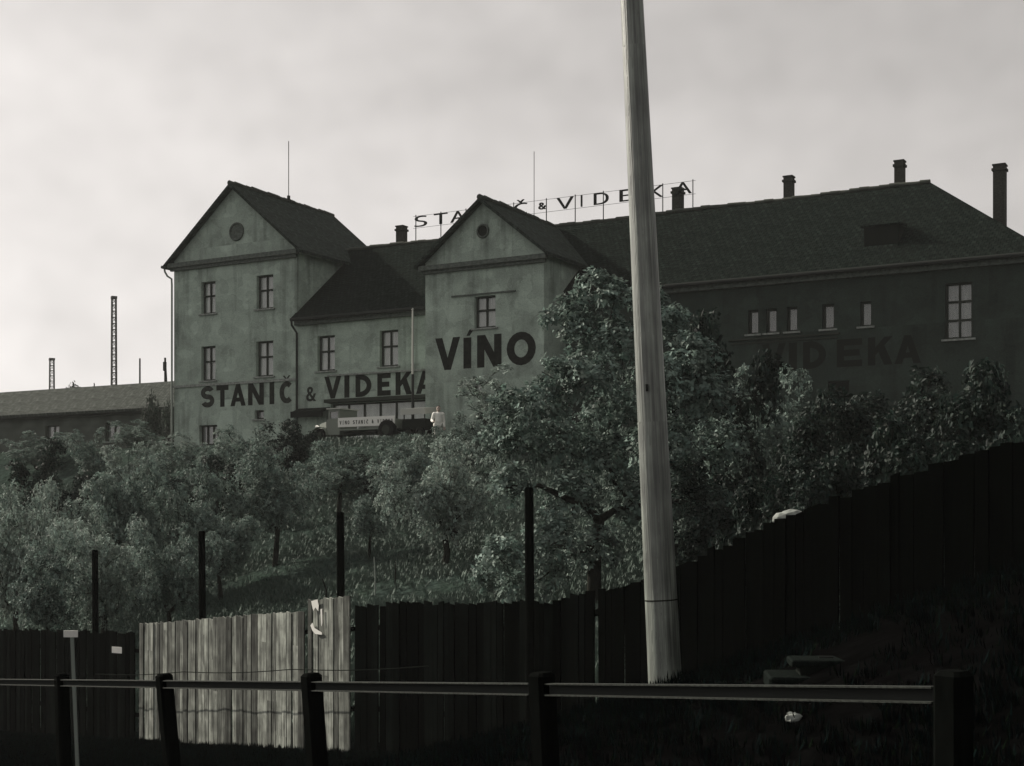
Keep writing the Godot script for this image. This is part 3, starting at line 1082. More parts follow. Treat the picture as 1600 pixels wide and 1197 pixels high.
func build_grass() -> void:
	var r := RandomNumberGenerator.new()
	r.seed = 78
	var at: Array[Transform3D] = []
	for i in 90000:
		var d := 16.0 + 46.0 * pow(r.randf(), 1.3)
		var x := r.randf_range(-0.36, 0.38) * d
		var n := -0.743 * (x + 7.09) - 0.668 * (d - 24.0)
		if n > -0.3:
			continue
		var wave := sin(d * 1.1 + x * 0.25) + 0.6 * sin(x * 0.9 + d * 0.4)
		if wave < -0.5 and r.randf() < 0.8:
			continue
		var s := r.randf_range(0.6, 1.4)
		at.append(Transform3D(Basis(Vector3.UP, r.randf() * TAU).scaled(Vector3(s, s * r.randf_range(0.7, 1.2), s)), on_land(x, d)))
	scatter("orchard_grass", "rough grass growing under the orchard trees behind the board fence", tuft(77, Color(0.075, 0.102, 0.086), 9, 0.07, 0.17, 0.014, M.grass), at)
	at = []
	for i in 45000:
		var q := r.randf_range(-4.0, 23.0)
		var n := r.randf_range(0.15, 9.0)
		var p := fence_point(q, n)
		if p.y < 3.0 or r.randf() > 0.35 + 0.65 * (0.5 + 0.5 * sin(q * 1.7 + n) * sin(n * 1.3 - q * 0.6)):
			continue
		var away_ := (p - Vector2(1.79, 7.95)).length()
		if away_ < 0.5:
			continue
		var s := r.randf_range(0.5, 1.3)
		at.append(Transform3D(Basis(Vector3.UP, r.randf() * TAU).scaled(Vector3(s, s, s)), on_land(p.x, p.y)))
	scatter("bank_weeds", "dark weeds and dead grass on the cinder bank before the black fence", tuft(79, Color(0.006, 0.0082, 0.0070), 13, 0.03, 0.085, 0.007, M.weeds), at)


# ---------------------------------------------------------------- fences, railing, pole

func top_of_fence(q: float) -> float:
	var qs := [-6.0, 1.55, 1.63, 6.45, 7.55, 11.2, 12.7, 14.3, 15.5, 16.6, 20.0, 25.0]
	var ys := [-2.16, -1.80, -1.66, -1.21, -1.09, -0.89, -0.60, -0.02, 0.36, 0.60, 1.35, 2.3]
	for i in qs.size() - 1:
		if q <= qs[i + 1]:
			return lerpf(ys[i], ys[i + 1], clampf((q - qs[i]) / (qs[i + 1] - qs[i]), 0, 1))
	return 2.3


func boards(f: Node3D, q0: float, q1: float, mats: Array, uneven: float, sd: int, lift := 0.0, gaps := 0.22) -> void:
	var r := RandomNumberGenerator.new()
	r.seed = sd
	var stock := []
	for m in mats:
		for w in [0.085, 0.105, 0.125, 0.14]:
			var g := Geo.new()
			var cut := r.randf_range(-0.015, 0.015)
			g.box(Vector3(0, -1.3, 0), Vector3(w, 2.6, 0.022))
			for i in g.v.size():
				if g.v[i].y > -0.1:
					g.v[i].y += cut * signf(g.v[i].x)
			stock.append([w, g.mesh(m)])
	var q := q0
	var k := f.get_child_count()
	while q < q1:
		var pick = stock[r.randi() % stock.size()]
		var w: float = pick[0]
		if q + w > q1 + 0.03:
			break
		var p := fence_point(q + w * 0.5, r.randf_range(-0.009, 0.009))
		var y := EYE + top_of_fence(q + w * 0.5) + lift + r.randf_range(-uneven, uneven)
		var o := piece("plank", k, pick[1], f, Vector3(p.x, y, -p.y) - f.position)
		o.rotation = Vector3(0, -atan2(0.743, 0.668) + r.randf_range(-0.025, 0.025), r.randf_range(-0.008, 0.008))
		k += 1
		q += w + (r.randf_range(0.02, 0.045) if r.randf() < gaps else r.randf_range(0.002, 0.009))


func fence_rails(f: Node3D, q0: float, q1: float, m: Material) -> void:
	for dy in [-0.3, -1.35]:
		var a := fence_point(q0, -0.06)
		var b := fence_point(q1, -0.06)
		var g := Geo.new()
		g.bar(Vector3(a.x, EYE + top_of_fence(q0 + 0.1) + dy, -a.y) - f.position, Vector3(b.x, EYE + top_of_fence(q1 - 0.1) + dy, -b.y) - f.position, 0.06, 0.08)
		put("back_rail", g.mesh(m), f)


func fence_root(called: String, label: String, q: float) -> Node3D:
	var p := fence_point(q)
	return thing(called, label, "fence", on_land(p.x, p.y))


func build_fences() -> void:
	var f := fence_root("board_fence", "dark board fence behind the small white signs, ending where pale boards begin", -6.0)
	boards(f, -6.0, 1.56, M.dark_wood, 0.03, 201)
	fence_rails(f, -6.0, 1.5, M.tarred_wood)
	f = fence_root("board_fence", "pale weathered board fence section with torn white paper on its taller boards", 1.63)
	boards(f, 1.60, 6.46, M.pale_wood, 0.012, 207)
	boards(f, 6.47, 7.53, M.pale_wood, 0.008, 213, 0.13)
	fence_rails(f, 1.65, 7.5, M.tarred_wood)
	# what is left of a poster
	for s in [[6.62, -1.11, [Vector2(-0.05, 0.03), Vector2(0.10, 0.06), Vector2(0.13, -0.02), Vector2(0.12, -0.1), Vector2(0.05, -0.05), Vector2(0.0, -0.1), Vector2(-0.03, -0.03)]], [6.80, -1.24, [Vector2(-0.01, 0.06), Vector2(0.03, 0.07), Vector2(0.035, -0.12), Vector2(0.015, -0.17)]], [6.62, -1.47, [Vector2(-0.07, 0.06), Vector2(-0.02, 0.10), Vector2(0.03, 0.03), Vector2(0.2, -0.02), Vector2(0.21, -0.05), Vector2(0.05, -0.05), Vector2(-0.02, -0.01)]]]:
		var ps: Array = s[2]
		var idx := Geometry2D.triangulate_polygon(PackedVector2Array(ps))
		var g := Geo.new()
		var lift := Vector3(0, 0, 0.003)
		for i in idx.size() / 3:
			var a3: Vector2 = ps[idx[i * 3]]
			var b3: Vector2 = ps[idx[i * 3 + 1]]
			var c3: Vector2 = ps[idx[i * 3 + 2]]
			g.tri(Vector3(a3.x, a3.y, 0) + lift, Vector3(b3.x, b3.y, 0) + lift, Vector3(c3.x, c3.y, 0) + lift, Vector3.BACK)
			g.tri(Vector3(a3.x, a3.y, 0), Vector3(b3.x, b3.y, 0), Vector3(c3.x, c3.y, 0), Vector3.FORWARD)
		var p := fence_point(s[0], 0.028)
		var o := put("poster_scrap", g.mesh(M.white), f, Vector3(p.x, EYE + s[1], -p.y) - f.position)
		o.rotation.y = -atan2(0.743, 0.668)
	f = fence_root("board_fence", "long blackened board fence climbing past the utility pole", 7.6)
	boards(f, 7.56, 12.0, M.dark_wood, 0.03, 221, 0.0, 0.05)
	boards(f, 12.0, 25.0, [M.dark_wood[0]], 0.03, 222, 0.0, 0.0)
	for seg in [[7.6, 11.2], [11.2, 14.3], [14.3, 17.5], [17.5, 20.0], [20.0, 25.0]]:
		fence_rails(f, seg[0], seg[1], M.tarred_wood)
	# tall posts
	var said := ["tall dark post above the dark fence by the white signs", "tall dark post behind the middle of the pale boards", "tall dark post behind the taller pale boards with torn paper", "tall dark post in front of the black fence under the big tree"]
	var tops := [-0.49, -0.145, 0.127, 0.384]
	for i in 4:
		var p := fence_point(i * 3.62 + [-0.38, -0.33, -0.26, 0.15][i], 0.10 if i == 3 else -0.16)
		var foot := on_land(p.x, p.y)
		var h: float = EYE + tops[i] - foot.y
		var g := Geo.new()
		var rr: float = 0.055
		g.tube([Vector3(0, -0.4, 0), Vector3(0.01, h * 0.5, 0), Vector3(0, h - 0.02, 0), Vector3(0, h, 0)], [rr, rr, rr * 0.95, rr * 0.7], 10)
		var o := put("fence_post", g.mesh(M.tarred_wood), self, foot)
		tag(o, said[i], "post", "tall posts along the board fence")
	# a slack wire stretched in front of the boards
	var g2 := Geo.new()
	var ps2 := []
	var rs2 := []
	for i in 40:
		var q := lerpf(0.5, 9.4, i / 39.0)
		var p := fence_point(q, 0.25)
		var y := lerpf(-2.54, -1.73, i / 39.0) - 0.03 * sin(fmod(i / 39.0 * 3.0, 1.0) * PI)
		ps2.append(Vector3(p.x, EYE + y, -p.y))
		rs2.append(0.0065)
	g2.tube(ps2, rs2, 5)
	tag(put("wire", g2.mesh(M.dark), self), "slack dark wire strung across the front of the pale boards", "wire")


func build_railing() -> void:
	# posts of tarred timber, channel rails between them; the line climbs with the road
	var rail := []
	for k in range(-1, 6):
		var q := 13.96 + 1.686 * k
		var n := 6.9 + 0.17 * k
		var p := Vector2(-2.88 + 0.994 * k, 9.0 - 1.376 * k)
		rail.append(Vector3(p.x, EYE - 1.03 + 0.15 * k, -p.y))
		q += n
	var said := ["railing post beyond the one by the signpost", "railing post standing before the small white signpost", "leaning railing post before the start of the pale boards", "leaning railing post before the torn paper on the fence", "railing post directly below the tall post in front of the black fence", "railing post past the concrete slab, where the rail ends", "last railing post beyond the slab"]
	for i in range(0, 6):
		var at: Vector3 = rail[i]
		var foot_y := EYE + land(at.x, -at.z)
		var h: float = at.y - foot_y + 0.06
		var lean: float = [0.0, 0.03, 0.09, 0.07, 0.05, 0.0][i]
		var g := Geo.new()
		var w := 0.078
		g.cbox(Vector3(0, h * 0.5 - 0.2, 0), Vector3(w, h + 0.4, w), 0.012)
		var o := put("railing_post", g.mesh(M.tarred_wood), self, Vector3(at.x + lean * h, foot_y, at.z))
		o.rotation = Vector3(0, -0.9, 0)
		o.rotate_z(lean)
		tag(o, said[i], "post", "posts of the road railing")
	var between := ["rail of the road railing beyond the white signpost", "rail of the road railing in front of the dark boards and signpost", "rail of the road railing across the pale boards", "rail of the road railing across the black boards beside the torn paper", "thickest rail of the road railing, in front of the pole and slab"]
	for i in 5:
		var a: Vector3 = rail[i]
		var b: Vector3 = rail[i + 1]
		var d := (b - a).normalized()
		a += d * 0.05
		b -= d * 0.05
		var o := thing("railing_bar", between[i], "rail", a, 0.0, "rails of the road railing")
		var out := Vector3(-d.z, 0, d.x).normalized()
		if out.z < 0.0:
			out = -out
		var g := Geo.new()
		g.bar(Vector3.ZERO, b - a, 0.034, 0.008)
		put("web", g.mesh(M.iron), o)
		for s in [-1, 1]:
			g = Geo.new()
			g.bar(Vector3(0, 0.019 * s, 0) + out * 0.012, b - a + Vector3(0, 0.019 * s, 0) + out * 0.010, 0.005, 0.026)
			put("flange", g.mesh(M.rusty_steel), o)


func build_pole() -> void:
	var foot := Vector3(1.385, EYE - 1.95, -12.5)
	var d := Vector3(-0.0488, 1, 0).normalized()
	var ps := []
	var rs := []
	for i in 25:
		var t := i / 24.0
		ps.append(d * (11.0 * t - 0.5))
		rs.append(lerpf(0.158, 0.070, t))
	var o := thing("utility_pole", "tall leaning wooden utility pole rising in front of the tree and roof", "pole", foot)
	var g := Geo.new()
	g.tube(ps, rs, 24)
	put("shaft", g.mesh(M.pole), o)
	g = Geo.new()
	var rr := lerpf(0.158, 0.070, 1.75 / 11.0) + 0.003
	g.tube([d * 1.25, d * 1.262], [rr, rr], 24, false)
	put("wire_band", g.mesh(M.bark), o)
	# a staple and a short split batten
	g = Geo.new()
	g.bar(d * 3.1 + Vector3(-0.05, 0, 0.125), d * 3.16 + Vector3(-0.05, 0, 0.125), 0.02, 0.05)
	put("staple", g.mesh(M.iron), o)


func build_small_signs() -> void:
	# a low marker post with a plate, and another plate on the dark fence
	var x := -0.3127 * 13.0
	var foot := on_land(x + 0.05, 13.0)
	var o := thing("signpost", "small white plate on a thin pale post before the dark fence", "sign", foot)
	var top := EYE - (985.0 - 815.0) / 2200.0 * 13.0 - foot.y
	var g := Geo.new()
	g.bar(Vector3(0.02, -0.2, 0), Vector3(-0.05, top, 0), 0.03, 0.022)
	put("post", g.mesh(M.steel), o)
	g = Geo.new()
	g.box(Vector3(-0.05, top - 0.03, 0.03), Vector3(0.13, 0.062, 0.012))
	put("plate", g.mesh(M.white), o)
	var p := fence_point(0.85, 0.035)
	g = Geo.new()
	g.box(Vector3.ZERO, Vector3(0.25, 0.105, 0.012))
	var q := put("small_plate", g.mesh(M.white), self, Vector3(p.x, EYE - 2.13, -p.y))
	q.rotation.y = -0.6
	tag(q, "small white plate fixed low on the dark boards next to the pale section", "sign")


func build_stakes() -> void:
	var list := [[-3.29, 33.8, 0.92, "pale thin stake beside the slim fruit tree in the orchard grass", 0.02], [-2.86, 34.4, 0.56, "short thin stake in the grass between the slim tree and the broad fruit tree", -0.03], [-4.6, 34.8, 0.55, "dead bent stick in the grass close to the post behind the taller boards", 0.16]]
	for a in list:
		var g := Geo.new()
		var h: float = a[2]
		g.tube([Vector3(0, -0.2, 0), Vector3(0.01, h * 0.5, 0), Vector3(-a[4] * h, h, 0)], [0.022, 0.02, 0.014], 6)
		tag(put("stake", g.mesh(M.steel if a[4] > 0.0 and a[4] < 0.1 else M.bark), self, on_land(a[0], a[1])), a[3], "stake")


func build_slab() -> void:
	var o := thing("inspection_chamber", "low concrete chamber with a raised square cover on the dark ground", "manhole", on_land(1.79, 7.95) + Vector3(0, -0.06, 0), -0.10)
	var g := Geo.new()
	g.cbox(Vector3(0, -0.22, 0), Vector3(0.70, 0.44, 0.42), 0.012)
	put("surround", g.mesh(M.concrete), o)
	g = Geo.new()
	g.cbox(Vector3(-0.02, 0.025, -0.02), Vector3(0.30, 0.05, 0.24), 0.004)
	put("neck", g.mesh(M.dark), o)
	g = Geo.new()
	g.cbox(Vector3(-0.02, 0.068, -0.03), Vector3(0.40, 0.036, 0.30), 0.008)
	var c := put("cover", g.mesh(M.concrete), o)
	g = Geo.new()
	g.tube([Vector3(-0.06, 0.08, 0.04), Vector3(-0.06, 0.10, 0.04), Vector3(0.02, 0.10, 0.04), Vector3(0.02, 0.08, 0.04)], [0.006, 0.006, 0.006, 0.006], 6)
	put("handle", g.mesh(M.iron), c)
	# a pale lump of stone near the railing and another on the bank behind the fence
	stone("pale stone lying on the dark ground under the rail by the concrete chamber", Vector3(1.40, on_land(1.40, 7.0).y + 0.015, -7.0), 0.045, 3)
	var p := fence_point(14.15, -0.5)
	stone("pale limestone block showing above the black fence under the shrubs", Vector3(p.x, EYE + 0.0, -p.y), 0.17, 9)


func stone(label: String, at: Vector3, r: float, sd: int) -> void:
	var f := FastNoiseLite.new()
	f.seed = sd
	f.frequency = 1.1
	var g := Geo.new()
	var p := func(i: int, j: int) -> Vector3:
		var a := PI * i / 8.0
		var b := TAU * (j % 12) / 12.0
		var o := Vector3(sin(a) * cos(b), cos(a) * 0.6, sin(a) * sin(b))
		return o * r * (1.0 + 0.5 * f.get_noise_3dv(o))
	for i in 8:
		for j in 12:
			var a: Vector3 = p.call(i, j)
			var b: Vector3 = p.call(i + 1, j)
			var c: Vector3 = p.call(i + 1, j + 1)
			var d: Vector3 = p.call(i, j + 1)
			if i < 7:
				g.tri(a, b, c, a + b + c)
			if i > 0:
				g.tri(a, c, d, a + c + d)
	tag(put("stone", g.mesh(M.ledge), self, at), label, "stone")


# ---------------------------------------------------------------- on the terrace

func wheel(parent: Node3D, at: Vector3, r: float, w: float) -> void:
	var g := Geo.new()
	g.tube([at + Vector3(0, 0, -w * 0.5), at + Vector3(0, 0, -w * 0.35), at + Vector3(0, 0, w * 0.35), at + Vector3(0, 0, w * 0.5)], [r * 0.9, r, r, r * 0.9], 20)
	var o := put("wheel", g.mesh(M.tyre), parent)
	g = Geo.new()
	g.tube([at + Vector3(0, 0, w * 0.5), at + Vector3(0, 0, w * 0.53)], [r * 0.52, r * 0.45], 14)
	put("rim", g.mesh(M.frame), o)


func build_truck() -> void:
	# x towards its tail, z towards the valley; drawn from the front bumper
	var at := place(12.3, -0.02, 4.6)
	var o := thing("lorry", "small flatbed lorry with a white lettered board on its side before the building", "truck", at, -deg_to_rad(29.604))
	var g := Geo.new()
	g.box(Vector3(2.3, 0.36, -0.75), Vector3(4.2, 0.12, 0.7))
	put("chassis", g.mesh(M.iron), o)
	g = Geo.new()
	# bonnet: tapering box
	var a0 := [Vector3(0.12, 0.42, -0.42), Vector3(0.12, 0.42, -1.08), Vector3(0.12, 0.82, -1.0), Vector3(0.12, 0.82, -0.5)]
	var a1 := [Vector3(0.78, 0.42, -0.28), Vector3(0.78, 0.42, -1.22), Vector3(0.78, 0.97, -1.15), Vector3(0.78, 0.97, -0.35)]
	for i in 4:
		var j := (i + 1) % 4
		g.quad(a0[i], a0[j], a1[j], a1[i], (a0[i] + a0[j]) * 0.5 - Vector3(0.12, 0.62, -0.75))
	g.quad(a0[0], a0[1], a0[2], a0[3], Vector3.LEFT)
	var bn := put("bonnet", g.mesh(M.truck), o)
	g = Geo.new()
	for i in 6:
		g.box(Vector3(0.105, 0.62, -0.52 - 0.09 * i), Vector3(0.03, 0.36, 0.03))
	put("radiator_grille", g.mesh(M.iron), bn)
	for s in [-0.28, -1.22]:
		g = Geo.new()
		g.tube([Vector3(0.1, 0.68, s), Vector3(0.16, 0.68, s), Vector3(0.26, 0.68, s)], [0.085, 0.085, 0.03], 12)
		put("headlight", g.mesh(M.white), o)
	g = Geo.new()
	g.box(Vector3(0.02, 0.36, -0.75), Vector3(0.05, 0.09, 1.45))
	put("bumper", g.mesh(M.iron), o)
	for s in [-0.12, -1.38]:
		g = Geo.new()
		var ps := []
		for i in 9:
			var t := PI * (0.02 + 0.98 * i / 8.0)
			ps.append(Vector3(0.45 - cos(t) * 0.4, 0.32 + sin(t) * 0.36, s))
		for i in 8:
			var p: Vector3 = ps[i]
			var q: Vector3 = ps[i + 1]
			g.quad(p + Vector3(0, 0, 0.13), q + Vector3(0, 0, 0.13), q - Vector3(0, 0, 0.13), p - Vector3(0, 0, 0.13), (p + q) * 0.5 - Vector3(0.45, 0.3, s))
			g.quad(p + Vector3(0, -0.03, 0.13), q + Vector3(0, -0.03, 0.13), q + Vector3(0, -0.03, -0.13), p + Vector3(0, -0.03, -0.13), Vector3(0.45, 0.3, s) - (p + q) * 0.5)
			g.quad(p + Vector3(0, 0, 0.13), q + Vector3(0, 0, 0.13), q + Vector3(0, -0.03, 0.13), p + Vector3(0, -0.03, 0.13), Vector3.BACK)
		put("mudguard", g.mesh(M.truck), o)
	# cab
	g = Geo.new()
	var cab := [Vector2(0.78, 0.3), Vector2(1.5, 0.3), Vector2(1.5, 1.42), Vector2(0.92, 1.42), Vector2(0.78, 0.98)]
	wall_panel(g, 0.80, 1.5, 0.3, 0.98, -0.1, [])
	wall_panel(g, 0.90, 1.5, 0.98, 1.42, -0.1, [[0.98, 1.40, 1.02, 1.32]], 0.05)
	wall_panel(g, 0.80, 1.5, 0.3, 1.42, -1.4, [])
	for i in 5:
		var p: Vector2 = cab[i]
		var q: Vector2 = cab[(i + 1) % 5]
		var mid := (p + q) * 0.5 - Vector2(1.15, 0.8)
		g.quad(Vector3(p.x, p.y, -0.1), Vector3(q.x, q.y, -0.1), Vector3(q.x, q.y, -1.4), Vector3(p.x, p.y, -1.4), Vector3(mid.x, mid.y, 0))
	var cb := put("cab", g.mesh(M.truck), o)
	g = Geo.new()
	g.box(Vector3(1.19, 1.17, -0.14), Vector3(0.42, 0.3, 0.008))
	put("side_window", g.mesh(M.glass), cb)
	g = Geo.new()
	g.box(Vector3(1.19, 1.445, -0.75), Vector3(0.74, 0.045, 1.42))
	put("cab_roof", g.mesh(M.pale_pipe), cb)
	g = Geo.new()
	g.box(Vector3(0.84, 1.2, -0.75), Vector3(0.01, 0.36, 1.1), Basis(Vector3.BACK, -0.3))
	put("windscreen", g.mesh(M.glass), cb)
	g = Geo.new()
	g.box(Vector3(1.36, 0.85, -0.085), Vector3(0.1, 0.025, 0.03))
	put("door_handle", g.mesh(M.steel), cb)
	# bed, side boards, lettered board
	g = Geo.new()
	g.box(Vector3(3.0, 0.5, -0.75), Vector3(2.9, 0.06, 1.4))
	put("load_bed", g.mesh(M.truck), o)
	for k in 3:
		g = Geo.new()
		g.box(Vector3(3.0, 0.62 + 0.14 * k, -1.44), Vector3(2.9, 0.13, 0.03))
		put("side_board", g.mesh(M.truck), o)
	for k in 2:
		g = Geo.new()
		g.box(Vector3(4.47, 0.6 + 0.2 * k, -0.75), Vector3(0.03, 0.19, 1.4))
		put("tail_board", g.mesh(M.truck), o)
	g = Geo.new()
	g.box(Vector3(2.96, 0.82, -0.03), Vector3(2.96, 0.4, 0.04))
	var sb := put("lettered_board", g.mesh(M.white), o)
	var x := 1.62
	for ch in "VÍNO STANIČ & VIDEKA":
		if ch != " ":
			letter(sb, ch, x, 0.73, 0.09 if ch != "I" and ch != "Í" else 0.035, 0.18 if ch in ["Í", "Č"] else 0.16, -0.006, true, M.frame, 0.01, "letter")
		x += 0.142
	wheel(o, Vector3(0.45, 0.3, -0.12), 0.3, 0.16)
	wheel(o, Vector3(0.45, 0.3, -1.38), 0.3, 0.16)
	wheel(o, Vector3(4.1, 0.42, 0.0), 0.43, 0.26)
	wheel(o, Vector3(4.1, 0.42, -1.4), 0.43, 0.26)

	# a covered cart parked behind it
	var c := thing("handcart", "dark cart with a pale flat canvas top parked behind the lorry", "cart", place(17.0, 0.0, 4.4), -deg_to_rad(29.604))
	g = Geo.new()
	g.box(Vector3(0.6, 0.62, -0.4), Vector3(1.15, 0.45, 0.8))
	put("body", g.mesh(M.dark), c)
	g = Geo.new()
	g.box(Vector3(0.6, 1.2, -0.4), Vector3(1.25, 0.26, 0.95), Basis(Vector3.RIGHT, 0.1))
	put("canvas_top", g.mesh(M.pale_pipe), c)
	for p in [Vector2(0.08, -0.05), Vector2(1.12, -0.05), Vector2(0.08, -0.75), Vector2(1.12, -0.75)]:
		g = Geo.new()
		g.bar(Vector3(p.x, 0.6, p.y), Vector3(p.x, 1.1, p.y), 0.04, 0.04)
		put("post", g.mesh(M.iron), c)
	wheel(c, Vector3(0.3, 0.24, 0.02), 0.24, 0.06)
	wheel(c, Vector3(0.95, 0.24, 0.02), 0.24, 0.06)
	wheel(c, Vector3(0.3, 0.24, -0.84), 0.24, 0.06)
	wheel(c, Vector3(0.95, 0.24, -0.84), 0.24, 0.06)

	# a tall slender pole before the block with the wine lettering
	var fp := place(16.62, 0.0, 3.0)
	g = Geo.new()
	g.tube([Vector3(0, -0.6, 0), Vector3(0, 2.9, 0)], [0.07, 0.06], 10)
	var pl := thing("flagpole", "slender pole, dark below and pale above, before the corner by the lorry", "pole", fp)
	put("lower_shaft", g.mesh(M.iron), pl)
	g = Geo.new()
	g.tube([Vector3(0, 2.9, 0), Vector3(0, 5.7, 0)], [0.045, 0.035], 8)
	g.tube([Vector3(0, 5.7, 0), Vector3(0, 5.78, 0)], [0.06, 0.02], 8)
	put("upper_shaft", g.mesh(M.pale_pipe), pl)


# ---------------------------------------------------------------- a person: one skin drawn round a skeleton

func skin(bones: Array, cell: float, k: float, m: Material) -> ArrayMesh:
	var lo := Vector3.ONE * 1e9
	var hi := -lo
	for b in bones:
		for p in [b[0], b[1]]:
			var rr: float = maxf(b[2], b[3]) + cell * 2.0
			lo = lo.min(p - Vector3.ONE * rr)
			hi = hi.max(p + Vector3.ONE * rr)
	var nx := int((hi.x - lo.x) / cell) + 2
	var ny := int((hi.y - lo.y) / cell) + 2
	var nz := int((hi.z - lo.z) / cell) + 2
	var f := PackedFloat32Array()
	f.resize(nx * ny * nz)
	f.fill(1.0)
	for b in bones:
		var a: Vector3 = b[0]
		var ab: Vector3 = b[1] - a
		var l2 := maxf(ab.length_squared(), 1e-8)
		var rr: float = maxf(b[2], b[3]) + cell * 2.5 + k
		var p0 := ((a.min(b[1]) - Vector3.ONE * rr - lo) / cell).floor()
		var p1 := ((a.max(b[1]) + Vector3.ONE * rr - lo) / cell).ceil()
		for z in range(maxi(0, int(p0.z)), mini(nz, int(p1.z) + 1)):
			for y in range(maxi(0, int(p0.y)), mini(ny, int(p1.y) + 1)):
				for x in range(maxi(0, int(p0.x)), mini(nx, int(p1.x) + 1)):
					var p := lo + Vector3(x, y, z) * cell
					var t := clampf((p - a).dot(ab) / l2, 0, 1)
					var d := p.distance_to(a + ab * t) - lerpf(b[2], b[3], t)
					var i := (z * ny + y) * nx + x
					var h := clampf(0.5 + 0.5 * (f[i] - d) / k, 0, 1)
					f[i] = lerpf(f[i], d, h) - k * h * (1.0 - h)
	var g := Geo.new()
	var at := {}
	var step := [1, nx, nx * ny]
	for z in nz - 1:
		for y in ny - 1:
			for x in nx - 1:
				var i := (z * ny + y) * nx + x
				var sum := Vector3.ZERO
				var c := 0
				for e in 12:
					var ax := e / 4
					var u := (ax + 1) % 3
					var w := (ax + 2) % 3
					var o := Vector3i.ZERO
					o[u] = e & 1
					o[w] = (e >> 1) & 1
					var j: int = i + o.x + o.y * nx + o.z * nx * ny
					var k2: int = j + step[ax]
					if (f[j] < 0.0) != (f[k2] < 0.0):
						var q := Vector3(x + o.x, y + o.y, z + o.z)
						q[ax] += f[j] / (f[j] - f[k2])
						sum += q
						c += 1
				if c:
					at[i] = g.v.size()
					g.v.append(lo + sum / c * cell)
					g.n.append(Vector3(f[i + 1] - f[i], f[i + nx] - f[i], f[i + nx * ny] - f[i]).normalized())
					g.c.append(Color.WHITE)
					g.uv.append(Vector2.ZERO)
	for z in range(1, nz - 1):
		for y in range(1, ny - 1):
			for x in range(1, nx - 1):
				var i := (z * ny + y) * nx + x
				for ax in 3:
					var j: int = i + step[ax]
					if (f[i] < 0.0) != (f[j] < 0.0):
						var u: int = step[(ax + 1) % 3]
						var w: int = step[(ax + 2) % 3]
						var q := [i - u - w, i - w, i, i - u]
						if not (at.has(q[0]) and at.has(q[1]) and at.has(q[2]) and at.has(q[3])):
							continue
						var o := [at[q[0]], at[q[1]], at[q[2]], at[q[3]]]
						if f[i] < 0.0:
							g.ix.append_array([o[0], o[2], o[1], o[0], o[3], o[2]])
						else:
							g.ix.append_array([o[0], o[1], o[2], o[0], o[2], o[3]])
	return g.mesh(m)


